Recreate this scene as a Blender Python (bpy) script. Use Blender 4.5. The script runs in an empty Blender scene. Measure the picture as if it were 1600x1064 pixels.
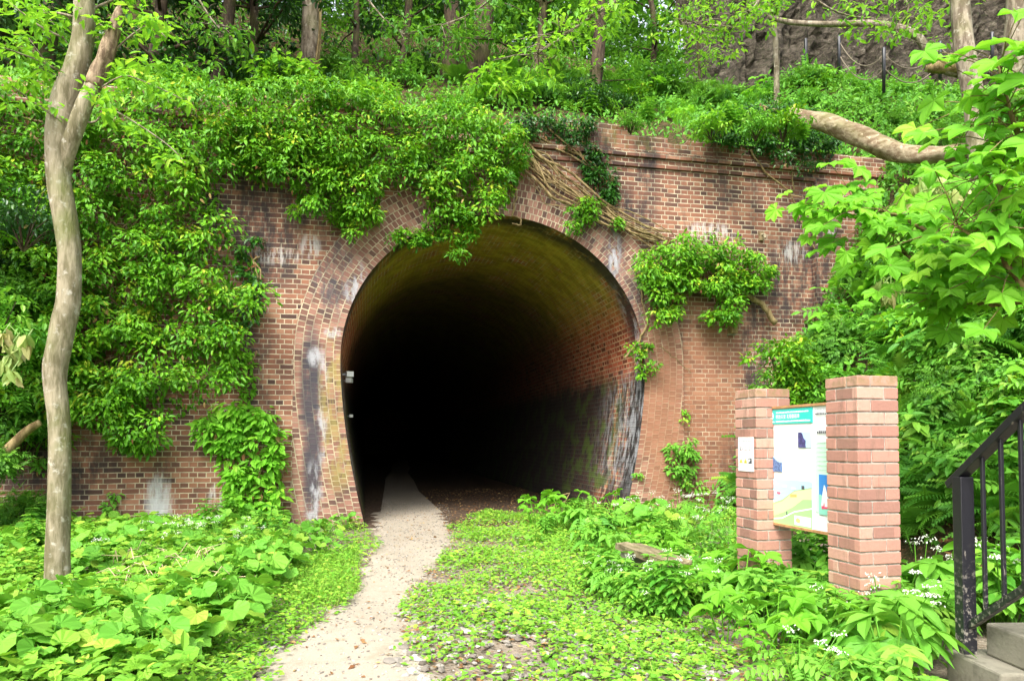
import bpy, math, random
import numpy as np
from mathutils import Vector, Matrix
from mathutils.geometry import tessellate_polygon
R = math.radians
rng = np.random.default_rng(11)
random.seed(4)
sc = bpy.context.scene
C = sc.collection

# ------------------------------------------------------------------ camera, light
F = 1100.0; PITCH = R(2.0); HOR = 690.0; EYE = 1.2
SHIFT = (HOR - 532 - F * math.tan(PITCH)) / 1600.0
cam_d = bpy.data.cameras.new('camera'); cam = bpy.data.objects.new('camera', cam_d); C.objects.link(cam)
cam.location = (0, 0, EYE); cam.rotation_euler = (math.pi / 2 + PITCH, 0, 0)
cam_d.sensor_width = 36; cam_d.lens = F / 1600 * 36; cam_d.shift_y = SHIFT
cam_d.clip_start = .05; cam_d.clip_end = 2000
sc.camera = cam

SUN_EL, SUN_ROT = 50.0, 200.0
w = bpy.data.worlds.new('World'); sc.world = w; w.use_nodes = True
nt = w.node_tree; nt.nodes.clear()
sky = nt.nodes.new('ShaderNodeTexSky'); sky.sky_type = 'NISHITA'; sky.sun_disc = False
sky.sun_elevation = R(SUN_EL); sky.sun_rotation = R(SUN_ROT); sky.dust_density = 4; sky.air_density = 1.0
hs = nt.nodes.new('ShaderNodeHueSaturation'); hs.inputs['Saturation'].default_value = .35
bg = nt.nodes.new('ShaderNodeBackground'); bg.inputs[1].default_value = .15
wo = nt.nodes.new('ShaderNodeOutputWorld')
nt.links.new(sky.outputs[0], hs.inputs['Color']); nt.links.new(hs.outputs[0], bg.inputs[0]); nt.links.new(bg.outputs[0], wo.inputs[0])
sd = bpy.data.lights.new('sun', 'SUN'); sun = bpy.data.objects.new('sun', sd); C.objects.link(sun)
sd.energy = 1.2; sd.angle = R(22); sd.color = (1, .97, .9)
sv = Vector((math.sin(R(SUN_ROT)) * math.cos(R(SUN_EL)), math.cos(R(SUN_ROT)) * math.cos(R(SUN_EL)), math.sin(R(SUN_EL))))
sun.rotation_euler = sv.to_track_quat('Z', 'Y').to_euler()
sc.view_settings.view_transform = 'Standard'; sc.view_settings.look = 'None'
sc.view_settings.gamma = 1; sc.view_settings.exposure = 1.88
sc.cycles.max_bounces = 8; sc.cycles.diffuse_bounces = 4; sc.cycles.transmission_bounces = 4
sc.cycles.use_denoising = True

# ------------------------------------------------------------------ picture geometry helpers
PY0 = 532 + SHIFT * 1600
def ray(px, py):
    dx, dy = (px - 800) / F, (PY0 - py) / F
    f = Vector((0, math.cos(PITCH), math.sin(PITCH))); u = Vector((0, -math.sin(PITCH), math.cos(PITCH)))
    return f + u * dy + Vector((dx, 0, 0))
def at(px, py, Y):
    d = ray(px, py); t = Y / d.y
    return Vector((0, 0, EYE)) + d * t
def onz(px, py, z=0.0):
    d = ray(px, py); t = (z - EYE) / d.z
    return Vector((0, 0, EYE)) + d * t
def onplane(px, py, o, n):
    d = ray(px, py); t = (Vector(o) - Vector((0, 0, EYE))).dot(n) / d.dot(n)
    return Vector((0, 0, EYE)) + d * t
TH = R(11.8)
UX = Vector((math.cos(TH), math.sin(TH), 0)); WX = Vector((-math.sin(TH), math.cos(TH), 0))
O = Vector(((780 - 800) / F * 10.58, 10.58, 0))
def loc(u, wd, z): return O + UX * u + WX * wd + Vector((0, 0, z))
def fac(px, py, wd=0.0):
    p = onplane(px, py, O + WX * wd, WX) - O
    return (p.dot(UX), p.z)
def to_local(p):
    q = Vector(p) - O
    return q.dot(UX), q.dot(WX)

# ------------------------------------------------------------------ mesh helpers
class MB:
    def __init__(s): s.v = []; s.f = []; s.n = 0; s.uv = []; s.r = []; s.mi = []; s.anyuv = False
    def add(s, v, f, uv=None, r=.5, mi=0):
        v = np.asarray(v, float).reshape(-1, 3)
        s.v.append(v)
        for q in f: s.f.append([i + s.n for i in q]); s.mi.append(mi)
        if uv is None: s.uv += [(0, 0)] * sum(len(q) for q in f)
        else: s.uv += list(uv); s.anyuv = True
        s.r.append(np.full(len(v), r) if np.isscalar(r) else np.asarray(r))
        s.n += len(v)
    def box(s, a, b, r=.5, M=None, mi=0, jit=0):
        x0, y0, z0 = a; x1, y1, z1 = b
        v = np.array([(x0,y0,z0),(x1,y0,z0),(x1,y1,z0),(x0,y1,z0),(x0,y0,z1),(x1,y0,z1),(x1,y1,z1),(x0,y1,z1)], float)
        if jit: v += rng.normal(0, jit, v.shape)
        if M is not None: v = np.array([M @ Vector(q) for q in v])
        s.add(v, [(0,3,2,1),(4,5,6,7),(0,1,5,4),(1,2,6,5),(2,3,7,6),(3,0,4,7)], r=r, mi=mi)
    def tube(s, pts, rad, k=8, r=.5, cap=True, wob=0.0, mi=0):
        pts = [Vector(p) for p in pts]; n = len(pts)
        if np.isscalar(rad): rad = [rad] * n
        T = [(pts[min(i + 1, n - 1)] - pts[max(i - 1, 0)]).normalized() for i in range(n)]
        up = Vector((0, 0, 1)) if abs(T[0].z) < .9 else Vector((1, 0, 0))
        N = T[0].cross(up).normalized(); V = []
        for i in range(n):
            N = (N - T[i] * N.dot(T[i])).normalized(); B = T[i].cross(N)
            for j in range(k):
                a = 2 * math.pi * j / k; q = rad[i] * (1 + (wob * math.sin(3 * a + i * .7) + wob * .6 * math.sin(5 * a - i * .4) if wob else 0))
                V.append(pts[i] + N * (math.cos(a) * q) + B * (math.sin(a) * q))
        f = [(i*k+j, i*k+(j+1) % k, (i+1)*k+(j+1) % k, (i+1)*k+j) for i in range(n-1) for j in range(k)]
        if cap: f += [tuple(range(k))[::-1], tuple(range((n-1)*k, n*k))]
        s.add(np.array([tuple(q) for q in V]), f, r=r, mi=mi)
    def build(s, name, mats, parent=None, smooth=False, matrix=None):
        V = np.concatenate(s.v); me = bpy.data.meshes.new(name)
        sizes = np.array([len(q) for q in s.f]); li = np.fromiter((i for q in s.f for i in q), int)
        return mk(name, V, li, sizes, np.concatenate(s.r), mats, parent, smooth, s.uv if s.anyuv else None, s.mi, matrix)

def mk(name, V, li, sizes, rnd, mats, parent=None, smooth=False, uv=None, mi=None, matrix=None):
    me = bpy.data.meshes.new(name)
    me.vertices.add(len(V)); me.vertices.foreach_set('co', np.asarray(V, np.float32).ravel())
    me.loops.add(len(li)); me.loops.foreach_set('vertex_index', np.asarray(li, np.int32))
    me.polygons.add(len(sizes)); st = np.concatenate([[0], np.cumsum(sizes)[:-1]])
    me.polygons.foreach_set('loop_start', st.astype(np.int32))
    if smooth: me.polygons.foreach_set('use_smooth', np.ones(len(sizes), bool))
    else: me.polygons.foreach_set('use_smooth', np.zeros(len(sizes), bool))
    a = me.attributes.new('rnd', 'FLOAT', 'POINT'); a.data.foreach_set('value', np.asarray(rnd, np.float32))
    if uv is not None:
        l = me.uv_layers.new(name='uv'); l.data.foreach_set('uv', np.asarray(uv, np.float32).ravel())
    if not isinstance(mats, (list, tuple)): mats = [mats]
    for m in mats: me.materials.append(m)
    if mi is not None and len(mats) > 1: me.polygons.foreach_set('material_index', np.asarray(mi, np.int32))
    me.update(calc_edges=True)
    o = bpy.data.objects.new(name, me); C.objects.link(o)
    if matrix is not None: o.matrix_world = matrix
    if parent is not None: o.parent = parent
    return o
def tag(o, label=None, cat=None, group=None, kind=None):
    if label: o['label'] = label
    if cat: o['category'] = cat
    if group: o['group'] = group
    if kind: o['kind'] = kind
    return o
def empty(name, l=(0, 0, 0), rz=0, **k):
    o = bpy.data.objects.new(name, None); C.objects.link(o); o.location = l; o.rotation_euler = (0, 0, rz); o.empty_display_size = .1
    return tag(o, **k)
def copytree(o, l, rz, s, label=None, group=None, tilt=(0, 0)):
    c = o.copy(); C.objects.link(c); c.location = l; c.rotation_euler = (tilt[0], tilt[1], rz)
    c.scale = (s, s, s) if np.isscalar(s) else s
    if label: c['label'] = label
    if group: c['group'] = group
    for ch in list(o.children):
        d = ch.copy(); C.objects.link(d); d.parent = c
    return c

# ------------------------------------------------------------------ node helpers
class NT:
    def __init__(s, name):
        s.m = bpy.data.materials.new(name); s.m.use_nodes = True; s.t = s.m.node_tree; s.t.nodes.clear()
        s.out = s.t.nodes.new('ShaderNodeOutputMaterial')
    def n(s, ty, **k):
        q = s.t.nodes.new('ShaderNode' + ty)
        for a, b in k.items(): setattr(q, a, b)
        return q
    def set(s, sock, v):
        if isinstance(v, bpy.types.NodeSocket): s.t.links.new(v, sock)
        else:
            try: sock.default_value = v
            except Exception: sock.default_value = (*v, 1) if len(v) == 3 else v
    def math(s, op, a, b=0.0, c=None, clamp=False):
        q = s.n('Math', operation=op, use_clamp=clamp); s.set(q.inputs[0], a); s.set(q.inputs[1], b)
        if c is not None: s.set(q.inputs[2], c)
        return q.outputs[0]
    def mix(s, f, a, b, mode='MIX'):
        q = s.n('MixRGB', blend_type=mode); s.set(q.inputs[0], f); s.set(q.inputs[1], a); s.set(q.inputs[2], b); return q.outputs[0]
    def noise(s, vec, scale, detail=4, rough=.55, dist=0.0):
        q = s.n('TexNoise'); s.set(q.inputs['Scale'], scale); s.set(q.inputs['Detail'], detail); s.set(q.inputs['Roughness'], rough); s.set(q.inputs['Distortion'], dist)
        if vec is not None: s.t.links.new(vec, q.inputs['Vector'])
        return q.outputs['Fac']
    def step(s, x, lo, hi):
        q = s.n('MapRange', interpolation_type='SMOOTHSTEP'); s.set(q.inputs[0], x); s.set(q.inputs[1], lo); s.set(q.inputs[2], hi)
        return q.outputs[0]
    def ramp(s, x, st, interp='LINEAR'):
        q = s.n('ValToRGB'); q.color_ramp.interpolation = interp; e = q.color_ramp.elements
        while len(e) < len(st): e.new(.5)
        for i, (p, c) in enumerate(st): e[i].position = p; e[i].color = (*c, 1)
        s.set(q.inputs[0], x); return q.outputs[0]
    def obj(s): return s.n('TexCoord').outputs['Object']
    def scaled(s, vec, sx, sy, sz):
        q = s.n('Mapping'); s.t.links.new(vec, q.inputs[0]); q.inputs['Scale'].default_value = (sx, sy, sz); return q.outputs[0]
    def xyz(s, vec):
        q = s.n('SeparateXYZ'); s.t.links.new(vec, q.inputs[0]); return q.outputs
    def rnd(s): 
        q = s.n('Attribute', attribute_name='rnd'); return q.outputs['Fac']
    def bump(s, h, strength=.4, dist=.01):
        q = s.n('Bump'); s.set(q.inputs['Height'], h); q.inputs['Strength'].default_value = strength; q.inputs['Distance'].default_value = dist; return q.outputs[0]
    def bsdf(s, col, rough=.8, spec=.3, normal=None, metal=0):
        q = s.n('BsdfPrincipled'); s.set(q.inputs['Base Color'], col); s.set(q.inputs['Roughness'], rough); s.set(q.inputs['Specular IOR Level'], spec); s.set(q.inputs['Metallic'], metal)
        if normal is not None: s.t.links.new(normal, q.inputs['Normal'])
        return q.outputs[0]
    def fin(s, sh): s.t.links.new(sh, s.out.inputs[0]); return s.m

def leafmat(name, c0, c1, c2=None, rough=.45, spec=.35, trans=.38, sat=1.0):
    t = NT(name); r = t.rnd()
    st = [(0, c0), (.75, c1)] + ([(1, c2)] if c2 else [])
    col = t.ramp(r, st)
    nz = t.noise(t.obj(), 1.3, 2)
    col = t.mix(t.step(nz, .35, .7), t.mix(.25, col, (c0[0]*.7, c0[1]*.7, c0[2]*.7)), col)
    p = t.bsdf(col, rough, spec)
    tr = t.n('BsdfTranslucent'); t.set(tr.inputs[0], t.mix(.35, col, (c1[0]*1.5, c1[1]*1.25, c1[2]*.3)))
    mx = t.n('MixShader'); mx.inputs[0].default_value = trans; t.t.links.new(p, mx.inputs[1]); t.t.links.new(tr.outputs[0], mx.inputs[2])
    return t.fin(mx.outputs[0])
L_IVY = leafmat('ivy_leaf', (.045,.19,.006), (.17,.42,.014), (.42,.50,.03), .5, .3, .3)
L_IVYD = leafmat('dark_ivy_leaf', (.015,.075,.008), (.045,.17,.015), (.09,.26,.02), .35, .5, .22)
L_FRESH = leafmat('fresh_leaf', (.12,.36,.035), (.20,.47,.05), (.34,.50,.06), .55, .25, .38)
L_WEED = leafmat('weed_leaf', (.12,.33,.03), (.25,.50,.045), (.42,.56,.07), .6, .2, .35)
L_MID = leafmat('bank_leaf', (.07,.26,.025), (.18,.45,.04), (.28,.50,.06), .5, .3, .35)
L_LOBE = leafmat('lobed_leaf', (.15,.42,.03), (.23,.55,.04), (.34,.62,.05), .55, .2, .45)
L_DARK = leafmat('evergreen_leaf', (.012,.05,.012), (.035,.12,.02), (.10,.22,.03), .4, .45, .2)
L_FOR = leafmat('forest_leaf', (.04,.16,.02), (.13,.34,.03), (.22,.45,.04), .5, .3, .4)
L_LIGHT = leafmat('spring_leaf', (.11,.34,.02), (.24,.52,.04), (.42,.62,.06), .5, .3, .5)
L_FERN = leafmat('fern_leaf', (.08,.28,.03), (.18,.45,.04), (.34,.56,.06), .55, .25, .35)
L_BROWN = leafmat('dry_leaf', (.16,.07,.03), (.32,.19,.08), (.5,.38,.15), .8, .1, .1)
L_PALE = leafmat('young_leaf', (.22,.36,.08), (.38,.44,.14), (.5,.42,.2), .5, .3, .3)
L_WHITE = leafmat('white_petal', (.6,.63,.5), (.8,.82,.75), None, .6, .2, .2)
L_GRASS = leafmat('grass_blade', (.10,.30,.03), (.26,.48,.05), (.48,.5,.14), .6, .2, .35)

def barkmat(name, base, dark, patch, moss=0.0, sc_=1.0, ax=(5,5,1.2)):
    t = NT(name); o = t.obj()
    n1 = t.noise(t.scaled(o, ax[0]*sc_, ax[1]*sc_, ax[2]*sc_), 3, 6, .65); n2 = t.noise(o, 13*sc_, 5, .6); n3 = t.noise(t.scaled(o, ax[0]*6, ax[1]*6, ax[2]*5), 2, 4)
    col = t.mix(t.step(n1, .38, .62), dark, base)
    col = t.mix(t.math('MULTIPLY', t.step(n2, .55, .70), .75), col, patch)
    col = t.mix(t.math('MULTIPLY', n3, .35), col, dark, 'MULTIPLY')
    if moss: col = t.mix(t.math('MULTIPLY', t.step(t.noise(o, 2.2, 3), .45, .7), moss), col, (.10,.13,.02))
    return t.fin(t.bsdf(col, .85, .15, t.bump(t.math('ADD', n1, t.math('MULTIPLY', n3, .6)), .6, .02)))
B_PALE = barkmat('pale_bark', (.32,.28,.19), (.16,.14,.08), (.50,.48,.40), .5, 1.3)
B_DARK = barkmat('dark_bark', (.10,.07,.045), (.035,.025,.018), (.16,.13,.09), .3)
B_GREY = barkmat('grey_bark', (.32,.27,.20), (.13,.10,.07), (.48,.44,.36), .3)
B_VINE = barkmat('vine_bark', (.36,.27,.13), (.16,.11,.05), (.44,.35,.2), .2)
B_LOG = barkmat('weathered_log', (.33,.27,.18), (.16,.11,.065), (.62,.52,.36), .35, 1, (1.0,4,5))
B_OLD = barkmat('bench_wood', (.30,.25,.15), (.15,.12,.07), (.36,.31,.2), .5, 1, (1.2,6,6))
B_DEAD = barkmat('splintered_wood', (.33,.25,.16), (.13,.09,.055), (.44,.33,.22), 0, 2)

# brick material -- UV in metres
def brickmat(name, bw, rh, ramp_, mortar=(.56,.48,.34), msize=.008, squash=.5, stains=None, sat=1, dirt=.5, moss=0):
    t = NT(name); uv = t.n('UVMap', uv_map='uv').outputs[0]; o = t.obj()
    wob = t.n('TexNoise'); wob.inputs['Scale'].default_value = 2.2; t.t.links.new(o, wob.inputs['Vector'])
    vm = t.n('VectorMath', operation='MULTIPLY_ADD'); t.t.links.new(wob.outputs['Color'], vm.inputs[0]); vm.inputs[1].default_value = (.02,.02,0); t.t.links.new(uv, vm.inputs[2])
    b = t.n('TexBrick', offset=.5, offset_frequency=2, squash=squash, squash_frequency=2)
    t.t.links.new(vm.outputs[0], b.inputs['Vector'])
    for k, v in (('Scale', 1), ('Mortar Size', msize), ('Mortar Smooth', .35), ('Bias', 0), ('Brick Width', bw), ('Row Height', rh)): b.inputs[k].default_value = v
    b.inputs['Color1'].default_value = (0,0,0,1); b.inputs['Color2'].default_value = (1,1,1,1); b.inputs['Mortar'].default_value = (.5,.5,.5,1)
    n1 = t.noise(o, .9, 5, .6); n2 = t.noise(o, 5, 5, .65); n3 = t.noise(o, 55, 3, .6)
    x = t.math('ADD', b.outputs['Color'], t.math('MULTIPLY', t.math('SUBTRACT', n1, .5), .9), clamp=True)
    col = t.ramp(x, ramp_)
    col = t.mix(t.math('MULTIPLY', n3, .5), col, t.mix(.5, col, (.08,.05,.04)))
    mf = t.math('MULTIPLY', b.outputs['Fac'], t.step(n2, .15, .55))
    mf = t.math('MAXIMUM', mf, t.math('MULTIPLY', b.outputs['Fac'], .7))
    col = t.mix(mf, col, t.mix(t.step(n2, .3, .7), (mortar[0]*.55, mortar[1]*.55, mortar[2]*.55), mortar))
    if dirt: col = t.mix(t.math('MULTIPLY', t.step(t.noise(t.scaled(o, 1.2, 1.2, .5), 1.3, 6, .7), .5, .72), dirt), col, (.045,.04,.038))
    if stains: col = stains(t, o, col)
    h = t.math('SUBTRACT', t.math('MULTIPLY', n3, .5), t.math('MULTIPLY', b.outputs['Fac'], 1.0))
    return t.fin(t.bsdf(col, .88, .18, t.bump(h, .8, .012)))
def ell(t, X, Z, cx, cz, rx, rz, soft=.85):
    a = t.math('DIVIDE', t.math('SUBTRACT', X, cx), rx); b_ = t.math('DIVIDE', t.math('SUBTRACT', Z, cz), rz)
    d = t.math('ADD', t.math('MULTIPLY', a, a), t.math('MULTIPLY', b_, b_))
    return t.step(d, 1.0 + soft, 1.0 - soft)
def blot(t, o, col, lst, colr, nscale=9, lo=.42, hi=.6, amt=.85, st=(1,1,.35)):
    X, Y, Z = t.xyz(o); n = t.noise(t.scaled(o, *st), nscale, 6, .7); tot = None
    for (px, py, rx, ry) in lst:
        u, z = fac(px, py); m = ell(t, X, Z, u, z, rx/104, ry/104)
        tot = m if tot is None else t.math('MAXIMUM', tot, m)
    f = t.math('MULTIPLY', t.math('MULTIPLY', tot, t.step(n, lo, hi)), amt)
    return t.mix(f, col, colr)
def st_wall(t, o, col):
    dk = [(420,380,50,60),(380,330,60,80),(485,290,60,80),(1270,380,35,140),(1230,440,50,80),(925,235,40,45),(90,730,70,40),(650,250,60,50),(1060,580,10,130),(970,330,60,40),(1150,720,30,60),(1010,250,20,60),(1180,550,30,120)]
    col = blot(t, o, col, dk, (.03,.028,.03), 7, .36, .6, .85)
    col = blot(t, o, col, [(1110,365,45,18),(1235,395,25,20),(430,400,35,12),(247,790,20,42),(338,780,10,20),(485,385,14,18),(1290,360,10,20)], (.50,.48,.46), 13, .46, .60, .7, (1.4,1,.22))
    col = blot(t, o, col, [(247,790,15,36)], (.5,.5,.5), 8, .2, .5, .85)
    col = blot(t, o, col, [(1105,640,60,170),(1030,650,60,150)], (.27,.125,.07), 4, .25, .6, .65)
    return blot(t, o, col, [(1000,215,90,25),(1300,250,120,25),(700,230,150,40),(1080,450,110,60)], (.10,.11,.02), 6, .45, .7, .6)
def st_ring(t, o, col):
    col = blot(t, o, col, [(486,610,15,90),(488,715,13,100)], (.05,.05,.062), 6, .2, .5, .9)
    col = blot(t, o, col, [(520,430,35,60),(505,400,30,60),(960,420,18,80),(990,470,20,60),(930,350,30,30)], (.06,.06,.07), 10, .36, .66, .85)
    col = blot(t, o, col, [(555,445,16,34),(492,558,10,14),(490,780,13,50),(505,640,8,90),(960,400,10,40),(520,520,12,8)], (.40,.40,.42), 10, .44, .62, .8)
    col = blot(t, o, col, [(520,600,18,70),(530,700,20,60)], (.30,.25,.07), 7, .4, .6, .6)
    return blot(t, o, col, [(1035,650,42,170)], (.27,.125,.07), 4, .2, .5, .75)
def st_lin(t, o, col):
    X, Y, Z = t.xyz(o)
    n = t.noise(o, 1.6, 6, .65); nn = t.noise(t.scaled(o, 1, 1.2, .5), 4, 6, .7)
    # moss on the vault near the mouth
    top = t.step(Z, 2.9, 4.0)
    col = t.mix(t.math('MULTIPLY', top, t.step(n, .25, .55)), col, t.mix(.8, t.mix(1, col, (.75,.78,.20), 'MULTIPLY'), t.mix(t.step(nn, .4, .6), (.30,.27,.03), (.50,.44,.05))))
    # soot on the crown edge and on the lower right wall
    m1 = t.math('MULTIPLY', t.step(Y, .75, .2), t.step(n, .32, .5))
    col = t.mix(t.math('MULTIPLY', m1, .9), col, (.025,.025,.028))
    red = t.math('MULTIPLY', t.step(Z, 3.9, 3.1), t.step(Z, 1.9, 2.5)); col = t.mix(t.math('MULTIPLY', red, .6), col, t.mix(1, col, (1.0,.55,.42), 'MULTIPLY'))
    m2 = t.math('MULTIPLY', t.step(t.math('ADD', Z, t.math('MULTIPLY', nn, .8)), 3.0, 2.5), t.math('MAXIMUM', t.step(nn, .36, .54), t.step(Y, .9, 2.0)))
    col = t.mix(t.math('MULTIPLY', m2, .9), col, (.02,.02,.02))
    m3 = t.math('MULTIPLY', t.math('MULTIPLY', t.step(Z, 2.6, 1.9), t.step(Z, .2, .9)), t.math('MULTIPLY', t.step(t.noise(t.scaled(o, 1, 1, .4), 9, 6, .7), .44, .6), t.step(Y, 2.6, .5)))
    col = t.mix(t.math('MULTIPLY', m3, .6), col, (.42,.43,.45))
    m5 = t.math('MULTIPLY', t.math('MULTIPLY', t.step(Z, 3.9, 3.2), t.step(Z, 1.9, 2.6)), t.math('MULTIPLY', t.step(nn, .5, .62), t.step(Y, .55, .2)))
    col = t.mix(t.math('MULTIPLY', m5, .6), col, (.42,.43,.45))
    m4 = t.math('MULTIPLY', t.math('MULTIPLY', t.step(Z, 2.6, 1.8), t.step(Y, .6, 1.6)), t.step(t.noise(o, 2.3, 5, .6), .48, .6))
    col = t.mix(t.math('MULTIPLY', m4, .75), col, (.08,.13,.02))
    painted_gloom = t.step(t.math('ADD', Y, t.math('MULTIPLY', t.math('SUBTRACT', n, .5), 2.5)), 2.2, 5.2)  # fading daylight deeper in the tunnel, painted into the brick colour
    return t.mix(t.math('MULTIPLY', painted_gloom, .7), col, (.03,.027,.025))
RMP = [(0, (.075,.042,.034)), (.15, (.14,.068,.048)), (.5, (.235,.10,.062)), (.8, (.30,.135,.08)), (1, (.36,.185,.115))]
RMP2 = [(0, (.10,.06,.05)), (.3, (.19,.095,.07)), (.6, (.27,.13,.095)), (1, (.36,.20,.145))]
RMP3 = [(0, (.14,.055,.03)), (.4, (.42,.12,.06)), (1, (.56,.22,.12))]
M_WALL = brickmat('wall_brick', .225, .072, RMP, stains=st_wall, dirt=.8)
M_RING = brickmat('arch_brick', .076, .108, RMP2, mortar=(.52,.44,.30), squash=1, stains=st_ring, dirt=.35)
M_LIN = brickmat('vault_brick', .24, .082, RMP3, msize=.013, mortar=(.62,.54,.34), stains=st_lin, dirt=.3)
def simple(name, c, rough=.7, spec=.3, var=.15, sc_=12, metal=0, bump=.2):
    t = NT(name); n = t.noise(t.obj(), sc_, 5, .6)
    d = tuple(x * (1 - 2 * var) for x in c)
    return t.fin(t.bsdf(t.mix(t.step(n, .3, .7), d, c), rough, spec, t.bump(n, bump, .01) if bump else None, metal))
t = NT('pillar_brick'); r_ = t.rnd(); n = t.noise(t.obj(), 40, 4, .6); n2_ = t.noise(t.obj(), 4, 4)
col = t.ramp(r_, [(0, (.24,.13,.10)), (.3, (.38,.185,.14)), (.75, (.46,.24,.18)), (1, (.50,.30,.23))])
col = t.mix(t.math('MULTIPLY', n, .4), col, (.30,.18,.14)); col = t.mix(t.math('MULTIPLY', t.step(t.noise(t.scaled(t.obj(), 9, 9, 1.5), 2, 5, .7), .5, .68), .45), col, (.17,.11,.08))
XX, YY, ZZ = t.xyz(t.obj()); top_ = t.math('MAXIMUM', t.step(ZZ, 1.50, 1.58), t.step(ZZ, .5, .1))
col = t.mix(t.math('MULTIPLY', t.math('MULTIPLY', top_, t.step(t.noise(t.obj(), 14, 5, .7), .35, .6)), .7), col, (.19,.16,.07))
M_PBR = t.fin(t.bsdf(col, .9, .15, t.bump(n, .5, .006)))
M_MORT = simple('mortar', (.42,.40,.34), .95, .1, .25, 25)
M_CONC = (lambda t: t.fin(t.bsdf(t.mix(t.step(t.noise(t.obj(), 3, 5, .7), .4, .7), (.22,.205,.155), t.mix(t.step(t.noise(t.obj(), 30, 4), .4, .6), (.10,.095,.07), (.16,.15,.115))), .9, .2, t.bump(t.noise(t.obj(), 60, 3), .5, .006))))(NT('concrete'))
def railm():
    t = NT('black_paint'); o = t.obj(); X, Y, Z = t.xyz(o); n = t.noise(o, 45, 5, .7); n2 = t.noise(t.scaled(o, 1, 1, .3), 30, 4)
    f = t.math('MULTIPLY', t.step(n, .52, .62), t.step(Z, .75, .3)); f = t.math('MAXIMUM', f, t.math('MULTIPLY', t.step(n2, .66, .72), .8))
    return t.fin(t.bsdf(t.mix(f, (.014,.014,.018), (.22,.2,.17)), .35, .5, t.bump(n, .25, .004)))
M_RAIL = railm()
M_WOOD = barkmat('bench_wood', (.42,.30,.15), (.22,.14,.07), (.5,.4,.25), .3)
M_FRAME = simple('board_frame', (.50,.27,.12), .6, .3, .2, 30)
def flat(name, c, rough=.35): 
    t = NT(name); n = t.noise(t.obj(), 6, 3)
    return t.fin(t.bsdf(t.mix(t.math('MULTIPLY', n, .08), c, (.5,.5,.45)), rough, .4))

# ------------------------------------------------------------------ the brick portal
portal = empty('tunnel_portal', O, TH, label='old red brick tunnel portal with a horseshoe arch, half covered in ivy', cat='tunnel entrance')
def opart(mb, name, mat, parent=portal, smooth=False): return mb.build(name, mat, parent, smooth)
ZC, RI, RW = 2.38, 2.33, .65
def inner(n=72):
    p = []
    for z in np.linspace(-.15, ZC, 16)[:-1]: p.append((RI - .36 * ((ZC - z) / ZC) ** 1.7, z))
    for a in np.linspace(0, math.pi, n): p.append((RI * math.cos(a), ZC + RI * .965 * math.sin(a)))
    return p + [(-x, z) for x, z in p[:15][::-1]]
def outer(n=72):
    p = []
    for z in np.linspace(-.15, ZC, 16)[:-1]: p.append((RI + RW, z))
    for a in np.linspace(0, math.pi, n): p.append(((RI + RW) * math.cos(a), ZC + (RI + RW) * .97 * math.sin(a)))
    return p + [(-x, z) for x, z in p[:15][::-1]]
IN, OUT = inner(), outer()
UL, UR, ZT = -11.0, 6.75, 5.62
# wall face: one outline with the arch cut out of its foot
outl = [(UL, -.15), (-(RI+RW), -.15)] + OUT[::-1][1:-1] + [((RI+RW), -.15), (UR, -.15), (UR, ZT), (UL, ZT)]
mb = MB(); tri = tessellate_polygon([[Vector((u, z, 0)) for u, z in outl]])
V = [(u, 0, z) for u, z in outl]; uv = [(outl[i][0], outl[i][1]) for q in tri for i in q]
mb.add(V, [tuple(q) for q in tri], uv=uv)
def quad(mb, a, b, c, d, ua, ub, uc, ud): mb.add([a, b, c, d], [(0, 1, 2, 3)], uv=[ua, ub, uc, ud])
quad(mb, (UR,0,-.15), (UR,.6,-.15), (UR,.6,ZT), (UR,0,ZT), (0,-.15), (.6,-.15), (.6,ZT), (0,ZT))
opart(mb, 'brick_wall', M_WALL)
# ring, 25 mm proud, with its outer edge
mb = MB(); arc = [0]
for i in range(1, len(IN)):
    a = ((IN[i][0]+OUT[i][0])/2, (IN[i][1]+OUT[i][1])/2); b = ((IN[i-1][0]+OUT[i-1][0])/2, (IN[i-1][1]+OUT[i-1][1])/2)
    arc.append(arc[-1] + math.dist(a, b))
for i in range(len(IN) - 1):
    a, b, c, d = IN[i], OUT[i], OUT[i+1], IN[i+1]; p = -.025
    wd = lambda q, w_: math.dist(q, w_)
    quad(mb, (a[0],p,a[1]), (d[0],p,d[1]), (c[0],p,c[1]), (b[0],p,b[1]), (arc[i],0), (arc[i+1],0), (arc[i+1], wd(c,d)), (arc[i], wd(a,b)))
    quad(mb, (b[0],p,b[1]), (c[0],p,c[1]), (c[0],.02,c[1]), (b[0],.02,b[1]), (arc[i],.67), (arc[i+1],.67), (arc[i+1],.70), (arc[i],.70))
opart(mb, 'arch_ring', M_RING)
# lining with a slightly ragged mouth
mb = MB(); ia = [0]
for i in range(1, len(IN)): ia.append(ia[-1] + math.dist(IN[i], IN[i-1]))
Y = [-.025, .12, .4, .8, 1.4, 2.2, 3.5, 5, 7, 9, 12, 16, 22, 30, 42, 60]; n = len(IN)
V = []; 
for j, y in enumerate(Y):
    g = 1.0
    V += [(x * g, y, (z - .6) * g + .6) for x, z in IN]
f = [(j*n+i, (j+1)*n+i, (j+1)*n+i+1, j*n+i+1) for j in range(len(Y)-1) for i in range(n-1)]
uvs = [(Y[q//n], ia[q % n]) for w_ in f for q in w_]
f.append(tuple(range((len(Y)-1)*n, len(Y)*n))); uvs += [(0, 0)] * n
mb.add(V, f, uv=uvs); opart(mb, 'tunnel_lining', M_LIN, smooth=False)
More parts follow.
